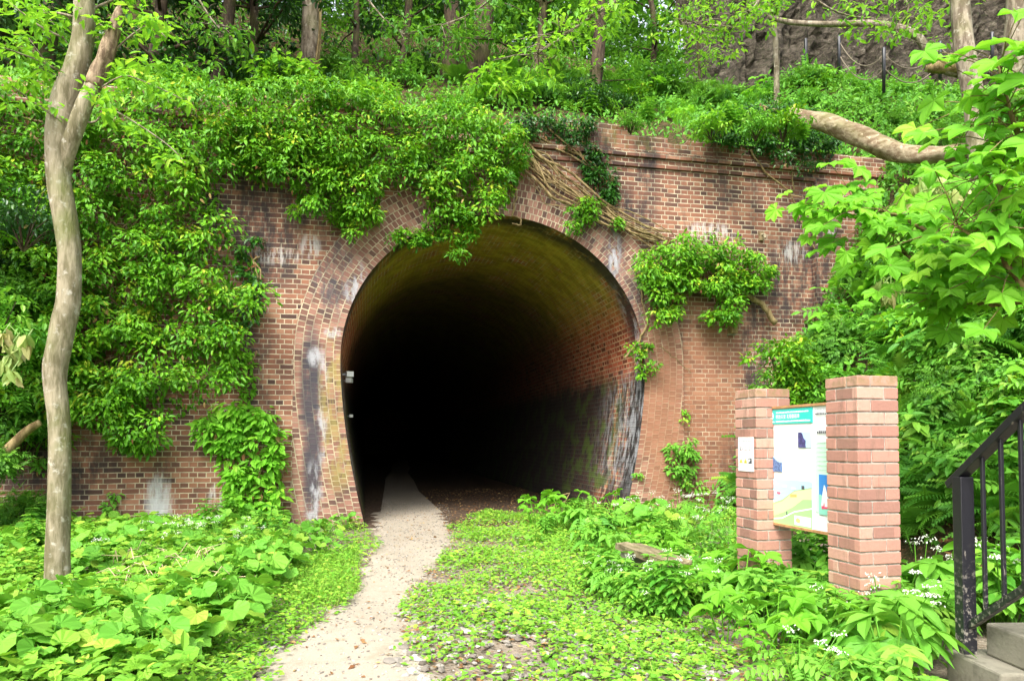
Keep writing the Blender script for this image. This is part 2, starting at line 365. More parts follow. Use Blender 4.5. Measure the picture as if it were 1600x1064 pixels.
# cornice (two stepped courses) and parapet with a broken top line
def bxuv(mb, x0, x1, y0, y1, z0, z1):
    quad(mb, (x0,y0,z0),(x1,y0,z0),(x1,y0,z1),(x0,y0,z1),(x0,z0),(x1,z0),(x1,z1),(x0,z1))
    quad(mb, (x0,y0,z1),(x1,y0,z1),(x1,y1,z1),(x0,y1,z1),(x0,0),(x1,0),(x1,y1-y0),(x0,y1-y0))
    quad(mb, (x0,y1,z0),(x1,y1,z0),(x1,y0,z0),(x0,y0,z0),(x0,0),(x1,0),(x1,.1),(x0,.1))
    quad(mb, (x1,y0,z0),(x1,y1,z0),(x1,y1,z1),(x1,y0,z1),(0,z0),(y1-y0,z0),(y1-y0,z1),(0,z1))
    quad(mb, (x0,y1,z0),(x0,y0,z0),(x0,y0,z1),(x0,y1,z1),(0,z0),(y1-y0,z0),(y1-y0,z1),(0,z1))
mb = MB(); bxuv(mb, UL, UR+.03, -.045, .5, ZT-.07, ZT+.002); bxuv(mb, UL, UR+.07, -.09, .5, ZT+.075, ZT+.147)
bxuv(mb, UL, UR+.04, -.035, .5, ZT+.002, ZT+.075)
opart(mb, 'cornice', M_WALL)
mb = MB(); u = UL
while u < UR - .02:
    w_ = min(UR - u, random.choice([.225, .45, .675, .34])); k = 4 + round(1.2 * math.sin(u * 1.7) + .8 * math.sin(u * 4.1 + 1))
    if 1.0 < u < 1.8: k = 6
    if u > 4.6: k = 4
    bxuv(mb, u, u + w_, -.03 + random.uniform(-.01, .01), .5, ZT + .147, ZT + .147 + max(2, k) * .072); u += w_
opart(mb, 'parapet', M_WALL)
# flat buttress at the end of the wall, darker strip beside it
b0 = fac(1268, 400)[0]
mb = MB(); bxuv(mb, b0, UR + .02, -.13, .1, -.15, ZT - .1); opart(mb, 'buttress', M_WALL)
# tell-tales fixed on the wall
tb = empty('wooden_peg', loc(*((lambda q: (q[0], -.03, q[1]))(fac(1141, 510)))), TH, label='short weathered plank end sticking out of the brick wall below the ivy clump', cat='wooden peg')
mb = MB(); mb.box((-.05,-.12,-.13), (.05,.06,.10)); mb.build('plank', M_WOOD, tb)
mb = MB(); mb.box((-.056,-.05,-.15), (.056,.06,-.131)); mb.build('bracket', M_MORT, tb)
q = fac(1188, 370)
bk = empty('wall_bracket', loc(q[0], -.03, q[1]), TH, label='small rusty bracket on the bare brick above the round ivy clump', cat='bracket')
mb = MB(); mb.box((-.035,-.02,-.07), (.035,.05,.07)); mb.build('plate', simple('rust', (.3,.22,.12), .9), bk)
mb = MB(); mb.tube([(0,-.02,.02), (0,-.1,.0), (0,-.11,-.06)], .018, 6); mb.build('hook', simple('rust_pale', (.5,.42,.28), .9), bk)
# lamps on the left lining
M_WHT = flat('lamp_white', (.75,.75,.72))
for k, (px, py, wd, lb) in enumerate([(546, 585, .9, 'white floodlight just inside the tunnel mouth on the shaded wall'), (551, 595, 1.5, 'second white floodlight, tilted down, just behind the first in the tunnel'), (560, 650, 2.4, 'small pale junction box deeper in the dark tunnel')]):
    p = onplane(px, py, O + WX * wd, WX) - O
    z = p.z; half = RI - (.36 * ((ZC - z) / ZC) ** 1.7 if z < ZC else 0)
    e = empty('tunnel_lamp' if k < 2 else 'junction_box', loc(-half + .01, wd, z), TH + (.25, -.2, 0)[k], label=lb, cat='lamp' if k < 2 else 'box')
    mb = MB(); s_ = (.75, .65, .45)[k]; mb.box((.06*s_,-.10*s_,-.05*s_), (.20*s_,.10*s_,.06*s_)); mb.build('housing', M_WHT, e)
    mb = MB(); mb.box((-.02,-.03*s_,-.02*s_), (.058*s_,.03*s_,.02*s_)); mb.build('arm', simple('grey_metal', (.25,.25,.25), .5), e)

# ------------------------------------------------------------------ terrain
def sm(a, b, x):
    t_ = np.clip((x - a) / (b - a), 0, 1); return t_ * t_ * (3 - 2 * t_)
def wav(x, y, s=1): return .5*np.sin(x*1.3*s+.4)+.3*np.sin(y*1.7*s+1.1*x*s)+.2*np.sin(2.9*x*s-2.3*y*s+2)
def hill_h(u, w_):
    k = sm(5.2, 7.4, u)
    a = .80 * np.clip(w_ - .4, 0, 8.0) + .60 * np.clip(w_ - 8.4, 0, 60)
    b = 1.32 * np.clip(w_ - .4, 0, 2.55)
    return 5.66 + a * (1 - k) + b * k + .15 * wav(u, w_, .8)
def toe_u(w_): return 3.55 + .02 * w_ - .09 * np.clip(-w_ - 2, 0, 10)
def bank_h(u, w_):
    d = u - toe_u(w_)
    d = d + .25 * wav(u * .3, w_, .9)
    z = np.where(d > 0, 1.75 * d - .5 * (1 - np.exp(-np.clip(d, 0, 20) * 3)) * .6, d * .8)
    cap = 5.75 + .25 * np.clip(d - 3.5, 0, 30) + .05 * w_
    return np.minimum(z, cap) + .06 * wav(u, w_, 2.2)
def bankL_h(u, w_):
    d = -(u + 6.6 - .15 * w_); return np.minimum(1.5 * d, 6.0 + .2 * np.clip(d - 4, 0, 30)) + .08 * wav(u, w_, 1.5)
def H(x, y):
    u, w_ = to_local((x, y, 0))
    if w_ > .5: return float(hill_h(np.array(u), np.array(w_)))
    return max(0.0, float(bank_h(np.array(u), np.array(w_))), float(bankL_h(np.array(u), np.array(w_))))
def hit(px, py):
    d = ray(px, py); p = Vector((0, 0, EYE)); t_ = 1.5
    while t_ < 60:
        q = p + d * t_
        if q.z <= H(q.x, q.y): return q
        t_ += .04 + t_ * .002
    return p + d * 40
V = []; Fq = []
def sheet(us, ws, fn):
    b = len(V); n = len(us)
    for w_ in ws:
        hh = fn(us, np.full(n, w_))
        for u, h in zip(us, hh): V.append(tuple(loc(u, w_, h)))
    for j in range(len(ws)-1):
        for i in range(n-1): Fq.append((b+j*n+i, b+j*n+i+1, b+(j+1)*n+i+1, b+(j+1)*n+i))
sheet(np.arange(-45, 45.1, .5), np.concatenate([np.arange(.42, 12, .4), np.arange(12, 60, 2)]), hill_h)
sheet(np.concatenate([np.arange(2.9, 9, .25), np.arange(9, 40, 1)]), np.concatenate([np.arange(-22, -.2, .3), [.0, .42]]), bank_h)
sheet(np.concatenate([np.arange(-40, -9, 1), np.arange(-9, -5.2, .3)]), np.concatenate([np.arange(-14, -.2, .4), [.0, .42]]), bankL_h)
t = NT('hillside_soil'); o = t.obj(); n1 = t.noise(o, 3, 6, .7); n2_ = t.noise(o, 22, 4, .6)
col = t.ramp(n1, [(.3, (.03,.045,.012)), (.5, (.06,.05,.025)), (.7, (.13,.08,.045))]); col = t.mix(t.step(n2_, .5, .7), col, (.17,.10,.05))
M_SOIL = t.fin(t.bsdf(col, .95, .05, t.bump(t.math('ADD', n1, n2_), .8, .08)))
mb = MB(); mb.add(V, Fq); tag(mb.build('hillside', M_SOIL, smooth=True), kind='structure')
# flat ground
xs = np.concatenate([[-120, -60, -30], np.arange(-12, 6.01, .12), [12, 30, 60, 120]]); ys = np.concatenate([[-120, -60, -20, -6], np.arange(0, 13, .12), [20, 40, 80, 120]])
V = []; n = len(xs)
def gz(x, y): return min(1.0, max(0.0, 9.2 - y)) * .025 * math.sin(2.1*x+.5*y) * math.sin(1.7*y-.8*x) + min(1.0, max(0.0, 9.2 - y)) * .015 * math.sin(5.3*x+3*y)
for y in ys:
    for x in xs: V.append((x, y, gz(x, y) if -12 < x < 6 and 0 < y < 13 else -.02))
Fq = [(j*n+i, j*n+i+1, (j+1)*n+i+1, (j+1)*n+i) for j in range(len(ys)-1) for i in range(n-1)]
t = NT('ground_soil'); o = t.obj(); n1 = t.noise(o, 2.2, 5, .65); vo = t.n('TexVoronoi'); vo.inputs['Scale'].default_value = 38; t.t.links.new(o, vo.inputs['Vector'])
col = t.ramp(n1, [(.3, (.10,.075,.045)), (.5, (.20,.14,.09)), (.72, (.34,.28,.21))])
col = t.mix(t.math('MULTIPLY', t.step(vo.outputs['Distance'], .1, .5), .4), col, (.42,.38,.32)); col = t.mix(t.math('MULTIPLY', t.noise(o, 90, 2), .6), col, (.09,.07,.045))
M_GRD = t.fin(t.bsdf(col, .95, .1, t.bump(vo.outputs['Distance'], .8, .02)))
mb = MB(); mb.add(V, Fq); tag(mb.build('ground', M_GRD, smooth=True), kind='structure')
# gravel path running into the tunnel
left = [(310,1120),(362,1064),(425,1015),(490,972),(542,930),(572,880),(588,840),(580,800),(592,765),(606,740),(616,722),(622,708),(624,701)]
right = [(730,1120),(705,1064),(655,1010),(630,965),(645,920),(685,880),(712,850),(700,815),(672,780),(650,752),(640,730),(634,712),(631,702)]
from_ = []
def dens(pl):
    o_ = []
    for a, b in zip(pl, pl[1:]):
        A, B = onz(*a, .01), onz(*b, .01)
        k = max(1, int((B - A).length / .18)) if (B-A).length < 30 else 30
        for i in range(k): o_.append(A.lerp(B, i / k))
    return o_ + [onz(*pl[-1], .01)]
def resamp(p, n):
    d = [0]
    for a, b in zip(p, p[1:]): d.append(d[-1] + (b - a).length)
    out = []
    for s_ in np.concatenate([np.linspace(0, 9, n-20, endpoint=False), np.linspace(9, d[-1], 20)]):
        i = max(0, min(len(p)-2, int(np.searchsorted(d, s_)) - 1)); k = (s_ - d[i]) / max(1e-6, d[i+1]-d[i]); out.append(p[i].lerp(p[i+1], min(1, max(0, k))))
    return out
Lp, Rp = resamp(dens(left), 140), resamp(dens(right), 140); V = []; K = 14
for i, (a, b) in enumerate(zip(Lp, Rp)):
    nl = .06 * math.sin(i * .9) + .07 * math.sin(i * 2.3 + 1) ; nr = .07 * math.sin(i * 1.1 + 2) + .07 * math.sin(i * 2.9)
    for k in range(K + 1):
        q = a.lerp(b, k / K) + Vector((nl * (1 - k/K) + nr * k/K, 0, 0)); q.z = max(gz(q.x, q.y) if q.y < 13 else 0, -.02) + .012 - (.03 if k in (0, K) else 0); V.append(tuple(q))
Fq = [(i*(K+1)+k, i*(K+1)+k+1, (i+1)*(K+1)+k+1, (i+1)*(K+1)+k) for i in range(139) for k in range(K)]
t = NT('path_gravel'); o = t.obj(); vo = t.n('TexVoronoi'); vo.inputs['Scale'].default_value = 170; t.t.links.new(o, vo.inputs['Vector'])
n1 = t.noise(o, 3, 5, .7)
col = t.ramp(vo.outputs['Color'], [(0, (.24,.205,.155)), (.5, (.31,.27,.21)), (1, (.38,.335,.27))]); col = t.mix(t.step(n1, .35, .7), t.mix(.65, col, (.33,.285,.22)), col)
col = t.mix(t.math('MULTIPLY', t.step(t.noise(o, 5, 6, .7), .5, .7), .4), col, (.2,.15,.09))
M_PATH = t.fin(t.bsdf(col, .9, .15, t.bump(vo.outputs['Distance'], .4, .006)))
mb = MB(); mb.add(V, Fq); tag(mb.build('path', M_PATH, smooth=True), kind='structure')
V = []; us = np.linspace(-2.25, 2.3, 14); ws = list(np.linspace(-.5, 6, 20)) + [10, 20, 40, 60]
for j, w_ in enumerate(ws):
    for i, u in enumerate(us):
        V.append(tuple(loc(u, w_ + (.18*math.sin(u*3) + .1*math.sin(u*9) if j == 0 else 0), .006)))
mb = MB(); mb.add(V, [(j*14+i, j*14+i+1, (j+1)*14+i+1, (j+1)*14+i) for j in range(len(ws)-1) for i in range(13)])
t = NT('tunnel_soil'); n1 = t.noise(t.obj(), 14, 6, .7); M_TF = t.fin(t.bsdf(t.ramp(n1, [(.35, (.035,.025,.018)), (.55, (.09,.06,.04)), (.7, (.16,.12,.08))]), .95, .1, t.bump(n1, .8, .03)))
tag(mb.build('tunnel_floor', M_TF, None), kind='structure')
Lx = [(p.y, p.x) for p in Lp]; Rx = [(p.y, p.x) for p in Rp]
def on_path(x, y, pad=0.0):
    lx = np.interp(y, [a for a, b in Lx], [b for a, b in Lx]); rx = np.interp(y, [a for a, b in Rx], [b for a, b in Rx])
    return (x > lx - pad) & (x < rx + pad)

# ------------------------------------------------------------------ leaves
def T_oval(w_=.5, fold=.12, droop=.12):
    v = [(0,0,0), (-w_*.42,.3,fold*.8), (w_*.42,.3,fold*.8), (0,.35,0), (-w_*.38,.68,fold*.6-droop*.4), (w_*.38,.68,fold*.6-droop*.4), (0,.7,-droop*.4), (0,1.05,-droop)]
    return np.array(v, float), [(0,3,1), (0,2,3), (1,3,6,4), (3,2,5,6), (4,6,7), (6,5,7)]
def T_simple(w_=.55): 
    return np.array([(0,0,0), (-w_/2,.45,.06), (w_/2,.45,.06), (0,1,-.1), (0,.5,-.02)], float), [(0,4,1),(0,2,4),(1,4,3),(4,2,3)]
def T_round(k=16):
    v = [(0,.15,-.06)]
    for i in range(k + 1):
        a = -math.pi/2 + .35 + (2*math.pi - .7) * i / k; r_ = .5 * (1 + .05 * math.sin(5 * a))
        v.append((r_*math.cos(a), .35 + r_*math.sin(a), .05 * math.cos(2*a) + .03 + (.035 if i % 2 else -.02)))
    return np.array(v), [(0, i+1, i+2) for i in range(k)]
def T_lobed(n=5, depth=.42):
    v = [(0,.0,0)]; k = 0
    angs = np.linspace(-125, 125, n); pts = []
    for i, a in enumerate(angs):
        L_ = 1.0 - .36 * (abs(a)/125) ** 1.3
        for da, rr, zz in ((-20, .76, .03), (-10, .90, .0), (-4, .97, -.04), (0, 1.03, -.10), (4, .97, -.04), (10, .90, .0), (20, .76, .03)):
            pts.append((a+da, rr*L_, zz))
        if i < n-1: pts.append(((a+angs[i+1])/2, .56+.0*depth, .04))
    for a, rr, zz in pts: v.append((rr*math.sin(R(a))*.62, rr*math.cos(R(a))*.62 + .0, zz))
    return np.array(v), [(0, i+2, i+1) for i in range(len(pts)-1)]
def comb(parts):
    V = []; Fs = []; n = 0
    for v, f in parts:
        V.append(v); Fs += [tuple(i+n for i in q) for q in f]; n += len(v)
    return np.concatenate(V), Fs
def xf(T, pos=(0,0,0), ang=0, s=1, tilt=0, roll=0):
    M = Matrix.Translation(pos) @ Matrix.Rotation(R(ang), 4, 'Z') @ Matrix.Rotation(R(tilt), 4, 'X') @ Matrix.Rotation(R(roll), 4, 'Y') @ Matrix.Diagonal((s, s, s, 1))
    return np.array([tuple(M @ Vector(q)) for q in T[0]]), T[1]
def T_palm(n=5):
    return comb([xf(T_oval(.48), (0,0,0), a, 1 - .3*abs(a)/110, -12) for a in np.linspace(-105, 105, n)])
def T_pinn(n=4, w_=.5):
    ps = [xf(T_oval(w_), (0,.95,-.06), 0, .42, -14)]
    for i in range(n):
        y = .18 + .74*i/n
        for s_ in (-1, 1): ps.append(xf(T_oval(w_), (s_*.01, y, -.05*y), -s_*62, .36*(1-.12*i/n), -10))
    st = np.array([(-.006,0,0), (.006,0,0), (.004,.98,-.06), (-.004,.98,-.06)]); ps.append((st, [(0,1,2,3)]))
    return comb(ps)
def T_frond(n=20, arch=.55):
    ps = []
    def p(t_): return (0, t_*(1-.12*t_), arch*.75*t_ - arch*1.05*t_*t_)
    for i in range(1, n+1):
        t_ = .1 + .88*i/n; y0 = p(t_); L_ = .26*math.sin(min(1, t_*1.15+.12)*math.pi)**.75 * (1.05-t_*.25) + .02
        for s_ in (-1, 1):
            a = R(20); w_ = .36/n
            bx = np.array([(0, -w_, 0), (s_*L_*.5, L_*.5*math.sin(a)-w_*1.1, .015), (s_*L_, L_*math.sin(a)*1.1, -.035), (s_*L_*.5, L_*.5*math.sin(a)+w_*.9, .015), (0, w_*.8, 0)])
            ps.append((bx + np.array(y0), [(0,1,3,4), (1,2,3)]))
    st = []; 
    for i in range(9): y0 = p(i/8); w_ = .008*(1-.7*i/8); st += [(-w_, y0[1], y0[2]+.003), (w_, y0[1], y0[2]+.003)]
    ps.append((np.array(st), [(2*i, 2*i+1, 2*i+3, 2*i+2) for i in range(8)]))
    return comb(ps)
def T_blade(): return np.array([(-.02,0,0), (.02,0,0), (.015,.5,.05), (-.015,.5,.05), (0,1,-.12)], float), [(0,1,2,3), (3,2,4)]
OV, SI, RO, LO, LO7, PA, PI_, FR, BL = T_oval(), T_simple(), T_round(), T_lobed(5), T_lobed(7, .5), T_palm(), T_pinn(), T_frond(), T_blade()

class LB:
    """collects leaves (numpy) into one mesh"""
    def __init__(s): s.V = []; s.L = []; s.S = []; s.R = []; s.n = 0; s.M = []
    def add(s, T, pos, d, nrm, size, rnd=None, mi=0):
        tv, tf = T; pos = np.asarray(pos, float).reshape(-1, 3); N = len(pos)
        if N == 0: return
        d = np.asarray(d, float).reshape(-1, 3) + 1e-6; nrm = np.asarray(nrm, float).reshape(-1, 3)
        y = d / np.linalg.norm(d, axis=1, keepdims=True)
        z = nrm - y * (nrm*y).sum(1, keepdims=True); z = z / (np.linalg.norm(z, axis=1, keepdims=True) + 1e-9)
        x = np.cross(y, z); size = np.broadcast_to(np.asarray(size, float), (N,))
        W = pos[:, None, :] + size[:, None, None] * (tv[None, :, 0:1]*x[:, None, :] + tv[None, :, 1:2]*y[:, None, :] + tv[None, :, 2:3]*z[:, None, :])
        k = len(tv); li = np.array([i for q in tf for i in q]); sz = np.array([len(q) for q in tf])
        s.V.append(W.reshape(-1, 3)); s.L.append((li[None, :] + k*np.arange(N)[:, None] + s.n).ravel()); s.S.append(np.tile(sz, N))
        r_ = rng.random(N) if rnd is None else np.clip(rnd, 0, 1); s.R.append(np.repeat(r_, k)); s.M.append(np.full(N*len(tf), mi)); s.n += N*k
    def tube(s, pts, rad, k=5, r=.5, mi=1):
        m = MB(); m.tube(pts, rad, k, r, cap=False)
        v = np.concatenate(m.v); s.V.append(v); s.L.append(np.array([i for q in m.f for i in q]) + s.n); s.S.append(np.array([len(q) for q in m.f])); s.R.append(np.full(len(v), r)); s.M.append(np.full(len(m.f), mi)); s.n += len(v)
    def build(s, name, mats, parent=None, **k):
        o = mk(name, np.concatenate(s.V), np.concatenate(s.L), np.concatenate(s.S), np.concatenate(s.R), mats, parent, False, None, np.concatenate(s.M))
        return tag(o, **k)
def rv(n): return rng.normal(0, 1, (n, 3))
def unit(a): return a / (np.linalg.norm(a, axis=1, keepdims=True) + 1e-9)
def clumps(lb, T, cen, rad, per, size, out=(0,-1,0), outw=.5, up=.7, droop=.5, flat_=.7, shell=.55, mi=0, bright=None, dirw=1.0):
    cen = np.asarray(cen, float).reshape(-1, 3); n = len(cen)
    if n == 0: return
    rad = np.broadcast_to(rad, (n,)); idx = np.repeat(np.arange(n), per); m = len(idx)
    nn = unit(rv(m) + np.array(out)*outw + np.array((0,0,.35)))
    rr = rad[idx] * (shell + (1-shell)*rng.random(m))
    p = cen[idx] + nn * rr[:, None] * np.array((1, 1, flat_))
    nrm = unit(nn*.5 + np.array((0,0,up)) + np.array(out)*outw*.5 + rv(m)*.22)
    d = nn*np.array((1,1,.3))*dirw + np.array((0,0,-droop)) + rv(m)*.45
    cb = rng.normal(0, .16, n) if bright is None else bright
    r_ = .45 + np.broadcast_to(cb, (n,))[idx] + rng.normal(0, .17, m) + .18*nn[:, 2]
    lb.add(T, p, d, nrm, size*(.5+.75*rng.random(m)), r_, mi)
def in_poly(P, x, y):
    c = np.zeros(len(x), bool); j = len(P)-1
    for i in range(len(P)):
        xi, yi = P[i]; xj, yj = P[j]
        k = ((yi > y) != (yj > y)) & (x < (xj-xi)*(y-yi)/(yj-yi+1e-9)+xi); c ^= k; j = i
    return c
def poly_pts(P, n):
    P = np.array(P, float); lo, hi = P.min(0), P.max(0); out = np.zeros((0, 2))
    while len(out) < n:
        q = lo + (hi-lo)*rng.random((n*2, 2)); out = np.concatenate([out, q[in_poly(P, q[:,0], q[:,1])]])
    return out[:n]

# ------------------------------------------------------------------ ivy on the portal
OUTD = -np.array(WX)
def ivy(name, P, nc, per, size, rad, off, mat, label, cat='ivy', T=OV, under=900, vines=8):
    e = empty(name, (0,0,0), label=label, cat=cat)
    q = poly_pts(P, nc); lb = LB(); cen = []
    for px, py in q:
        o_ = random.uniform(*off); u, z = fac(px, py, -o_); cen.append(loc(u, -o_, z))
    cen = np.array([tuple(c) for c in cen])
    clumps(lb, T, cen, rng.uniform(*rad, nc), per, size, OUTD, .7, .75, .55, .75)
    q = poly_pts(P, under); pos = []
    for px, py in q:
        o_ = random.uniform(.03, max(.06, off[0])); u, z = fac(px, py, -o_); pos.append(tuple(loc(u, -o_, z)))
    m = len(pos); lb.add(T, pos, rv(m)*.5+np.array((0,0,-1)), OUTD+np.array((0,0,.5))+rv(m)*.3, size*(.7+.5*rng.random(m)), .2+.3*rng.random(m))
    c0 = np.array(pos).mean(0)
    dq = poly_pts(P, max(3, nc//2)); dp = []
    for px, py in dq: o_ = random.uniform(.05, off[1]); u, z = fac(px, py, -o_); dp.append(tuple(loc(u, -o_, z)))
    lb.add(T, dp, rv(len(dp))*.4+np.array((0,0,-1)), OUTD+rv(len(dp))*.5, size*.9, None, 1)
    lb.build('foliage', [mat, L_BROWN], e)
    if vines:
        mb = MB(); Pa = np.array(P)
        for i in range(vines):
            a = poly_pts(P, 3); a = a[np.argsort(a[:,1])]
            pts = [loc(*(lambda g: (g[0], -.05 - .04*k, g[1]))(fac(x+random.uniform(-8,8), y, -.05))) for k, (x, y) in enumerate(a)]
            pts = [pts[0], (pts[0]+pts[1])/2 + Vector((random.uniform(-.1,.1),0,0)), pts[1], (pts[1]+pts[2])/2 + Vector((random.uniform(-.1,.1),0,0)), pts[2]]
            mb.tube(pts, [.018,.016,.014,.011,.006], 6)
        mb.build('stems', B_VINE, e, True)
    return e
IA = [(-60,120),(60,130),(330,140),(345,230),(350,290),(335,330),(400,400),(412,455),(385,520),(372,590),(330,625),(250,660),(232,705),(190,700),(150,670),(60,640),(-60,600)]
ivy('ivy_curtain', IA, 390, 80, .085, (.10,.34), (.10,.65), L_IVY, 'thick bright green ivy curtain covering the wall between the leaning pale tree and the arch', under=6000, vines=22)
IB = [(320,150),(480,122),(560,140),(620,155),(690,170),(745,180),(815,195),(825,250),(803,310),(770,330),(735,345),(690,340),(650,300),(600,285),(592,330),(562,350),(545,330),(530,300),(490,325),(458,335),(455,285),(400,290),(375,262),(345,270)]
ivy('ivy_mat', IB, 250, 80, .08, (.10,.32), (.08,.6), L_IVY, 'long mat of bright ivy hanging over the top of the wall above the arch crown', under=3200, vines=16)
ivy('ivy_tongue', [(690,330),(760,330),(735,365),(728,405),(708,405),(705,370),(650,385),(608,372),(612,352),(650,360)], 26, 60, .075, (.08,.17), (.12,.3), L_IVY, 'small tongue of ivy dangling over the arch edge at its crown', under=60, vines=4)
ivy('ivy_tongue', [(520,320),(575,310),(585,345),(548,368),(525,355)], 18, 60, .075, (.1,.2), (.1,.35), L_IVY, 'narrow ivy spray hanging left of the crown over the arch bricks', under=60, vines=2)
ivy('ivy_strand', [(790,190),(860,180),(925,188),(920,225),(950,262),(968,305),(950,320),(915,275),(900,240),(860,215),(815,220)], 46, 60, .07, (.08,.17), (.04,.16), L_IVYD, 'dark green ivy strand creeping down the bricks above the bundle of bare vines', under=500, vines=4)
ivy('ivy_tuft', [(885,330),(922,310),(942,340),(925,352),(890,370)], 11, 60, .07, (.09,.16), (.1,.28), L_IVY, 'round tuft of ivy growing from the bare vines on the arch bricks', under=30, vines=2)
ivy('ivy_tuft', [(955,332),(972,335),(968,355),(955,352)], 4, 50, .06, (.07,.12), (.08,.2), L_IVY, 'tiniest ivy tuft in the middle of the bare vine bundle', under=10, vines=0)
IE = [(990,412),(1050,372),(1120,378),(1190,395),(1212,430),(1190,452),(1160,465),(1145,500),(1108,498),(1118,470),(1090,452),(1062,468),(1048,505),(1022,498),(1018,455)]
ivy('ivy_clump', IE, 95, 75, .08, (.12,.24), (.12,.45), L_IVY, 'isolated bushy ivy clump on the wall beside the upper edge of the arch', under=500, vines=6)
ivy('ivy_fall', [(1085,190),(1180,160),(1262,175),(1312,222),(1295,258),(1250,272),(1205,240),(1135,225)], 90, 70, .07, (.1,.2), (.05,.3), L_IVYD, 'dark ivy spilling over the parapet under the end of the fallen log', under=800, vines=4)
ivy('creeper_column', [(325,640),(400,630),(440,672),(440,740),(436,800),(425,828),(345,805),(362,740),(322,700),(305,655)], 50, 26, .14, (.1,.22), (.06,.22), L_LOBE, 'broad-leaved creeper climbing the wall foot beside the arch ring', 'creeper', OV, 260, 4)
ivy('creeper_strip', [(378,545),(398,545),(396,640),(375,640)], 10, 14, .09, (.05,.08), (.03,.07), L_LOBE, 'thin strip of small creeper leaves on the brick between ivy curtain and arch', 'creeper', OV, 60, 2)
ivy('creeper_shoot', [(162,770),(182,768),(186,815),(170,818)], 6, 12, .09, (.05,.08), (.02,.06), L_FRESH, 'little yellow-green creeper shoot on bare brick between tree trunk and white stain', 'creeper', OV, 12, 1)
ivy('creeper_shoot', [(55,715),(72,712),(70,742),(55,735)], 4, 12, .09, (.05,.08), (.02,.06), L_FRESH, 'small creeper sprig on the brick behind the leaning pale tree', 'creeper', OV, 8, 1)
ivy('wall_fern', [(978,540),(1015,535),(1022,575),(1010,600),(985,570)], 12, 30, .07, (.06,.13), (.04,.15), L_IVY, 'light green weed tuft rooted in the bricks at mid height of the arch edge', 'wall plant', OV, 20, 2)
ivy('wall_fern', [(1045,690),(1085,685),(1090,760),(1050,770)], 16, 30, .09, (.08,.16), (.04,.2), L_FRESH, 'yellow-green weed clump against the foot of the arch near the pillars', 'wall plant', OV, 50, 2)
ivy('creeper_shoot', [(1066,640),(1080,640),(1078,665),(1066,660)], 3, 12, .07, (.04,.07), (.02,.06), L_LOBE, 'tiny sprig in the vertical joint of the wall above the weed clump', 'creeper', OV, 4, 0)
ivy('creeper_shoot', [(990,735),(1002,735),(1000,750),(990,748)], 2, 12, .07, (.04,.07), (.02,.06), L_FRESH, 'tiny yellow sprig on the arch foot bricks', 'creeper', OV, 3, 0)
ivy('creeper_patch', [(370,395),(405,365),(400,395),(420,470),(400,505),(375,510)], 16, 20, .1, (.05,.12), (.04,.12), L_IVYD, 'sparse dark creeper leaves at the edge of the ivy curtain', 'creeper', OV, 50, 2)

# bare vine bundle over the arch shoulder
vb = empty('vine_bundle', (0,0,0), label='bundle of bare brown vine stems slanting down across the arch shoulder', cat='vine')
mb = MB()
def wallpt(px, py, off): u, z = fac(px, py, -off); return loc(u, -off, z)
for i in range(22):
    k = random.random()**1.3; a = (815+random.uniform(-8,10), 215+k*50); m1 = (870+k*-12+random.uniform(-12,12), 258+k*55+random.uniform(-10,10)); m2 = (950+random.uniform(-12,12), 325+k*26+random.uniform(-7,7)); e_ = (1050+random.uniform(-35,12), 372+k*14+random.uniform(-5,8))
    pts = []
    for t_ in np.linspace(0, 1, 15):
        s_ = t_*3; A = (a, m1, m2, e_); j = min(2, int(s_)); g = s_ - j; g2 = g*g*(3-2*g)*.5 + g*.5
        x = A[j][0]*(1-g2)+A[j+1][0]*g2; y = A[j][1]*(1-g2)+A[j+1][1]*g2
        pts.append(wallpt(x + 5*math.sin(t_*11+i*1.3), y + 6*math.sin(t_*8+i*2.1) + 3*math.sin(t_*19+i*5), .06 + .10*random.random()*.3 + .10*math.sin(t_*math.pi) + .03*math.sin(i+t_*6)))
    r0 = random.choice([.006,.008,.011,.014,.024]); mb.tube(pts, [r0*(1.15-.5*t_/14) for t_ in range(15)], 6)
mb.build('stems', B_VINE, vb, True)
def stem(name, pl, r0, r1, label, off=.08, mat=B_VINE):
    pts = []
    for (a, b) in zip(pl, pl[1:]):
        for t_ in np.linspace(0, 1, 6)[:-1]: pts.append(wallpt(a[0]*(1-t_)+b[0]*t_+random.uniform(-1.5,1.5), a[1]*(1-t_)+b[1]*t_+random.uniform(-1.5,1.5), off))
    pts.append(wallpt(*pl[-1], off)); n = len(pts); mb = MB(); mb.tube(pts, [r0+(r1-r0)*i/(n-1) for i in range(n)], 7)
    return tag(mb.build(name, mat, None, True), label, 'vine')
stem('bare_vine', [(1120,420),(1160,458),(1190,475),(1212,505)], .035, .05, 'thick bare stem running out below the isolated ivy clump', .15)
stem('bare_vine', [(1172,235),(1195,270),(1235,300),(1250,340),(1270,385),(1292,425)], .018, .008, 'thin bare vine hanging from the dark ivy under the log')
stem('bare_vine', [(1238,270),(1240,300)], .012, .01, 'short bare vine end beside the thin hanging vine')
stem('bare_vine', [(1005,430),(1002,470),(1012,505),(1000,530),(975,560)], .012, .02, 'bare stem curling along the arch edge to the weed tuft', .06)
stem('bare_vine', [(1030,540),(1055,560),(1080,582)], .006, .004, 'wiry tendril on the brick right of the weed tuft', .03)
stem('bare_vine', [(803,270),(806,310),(800,335),(815,345),(812,352),(800,350)], .015, .012, 'curled bare vine loop at the crown of the arch', .1)

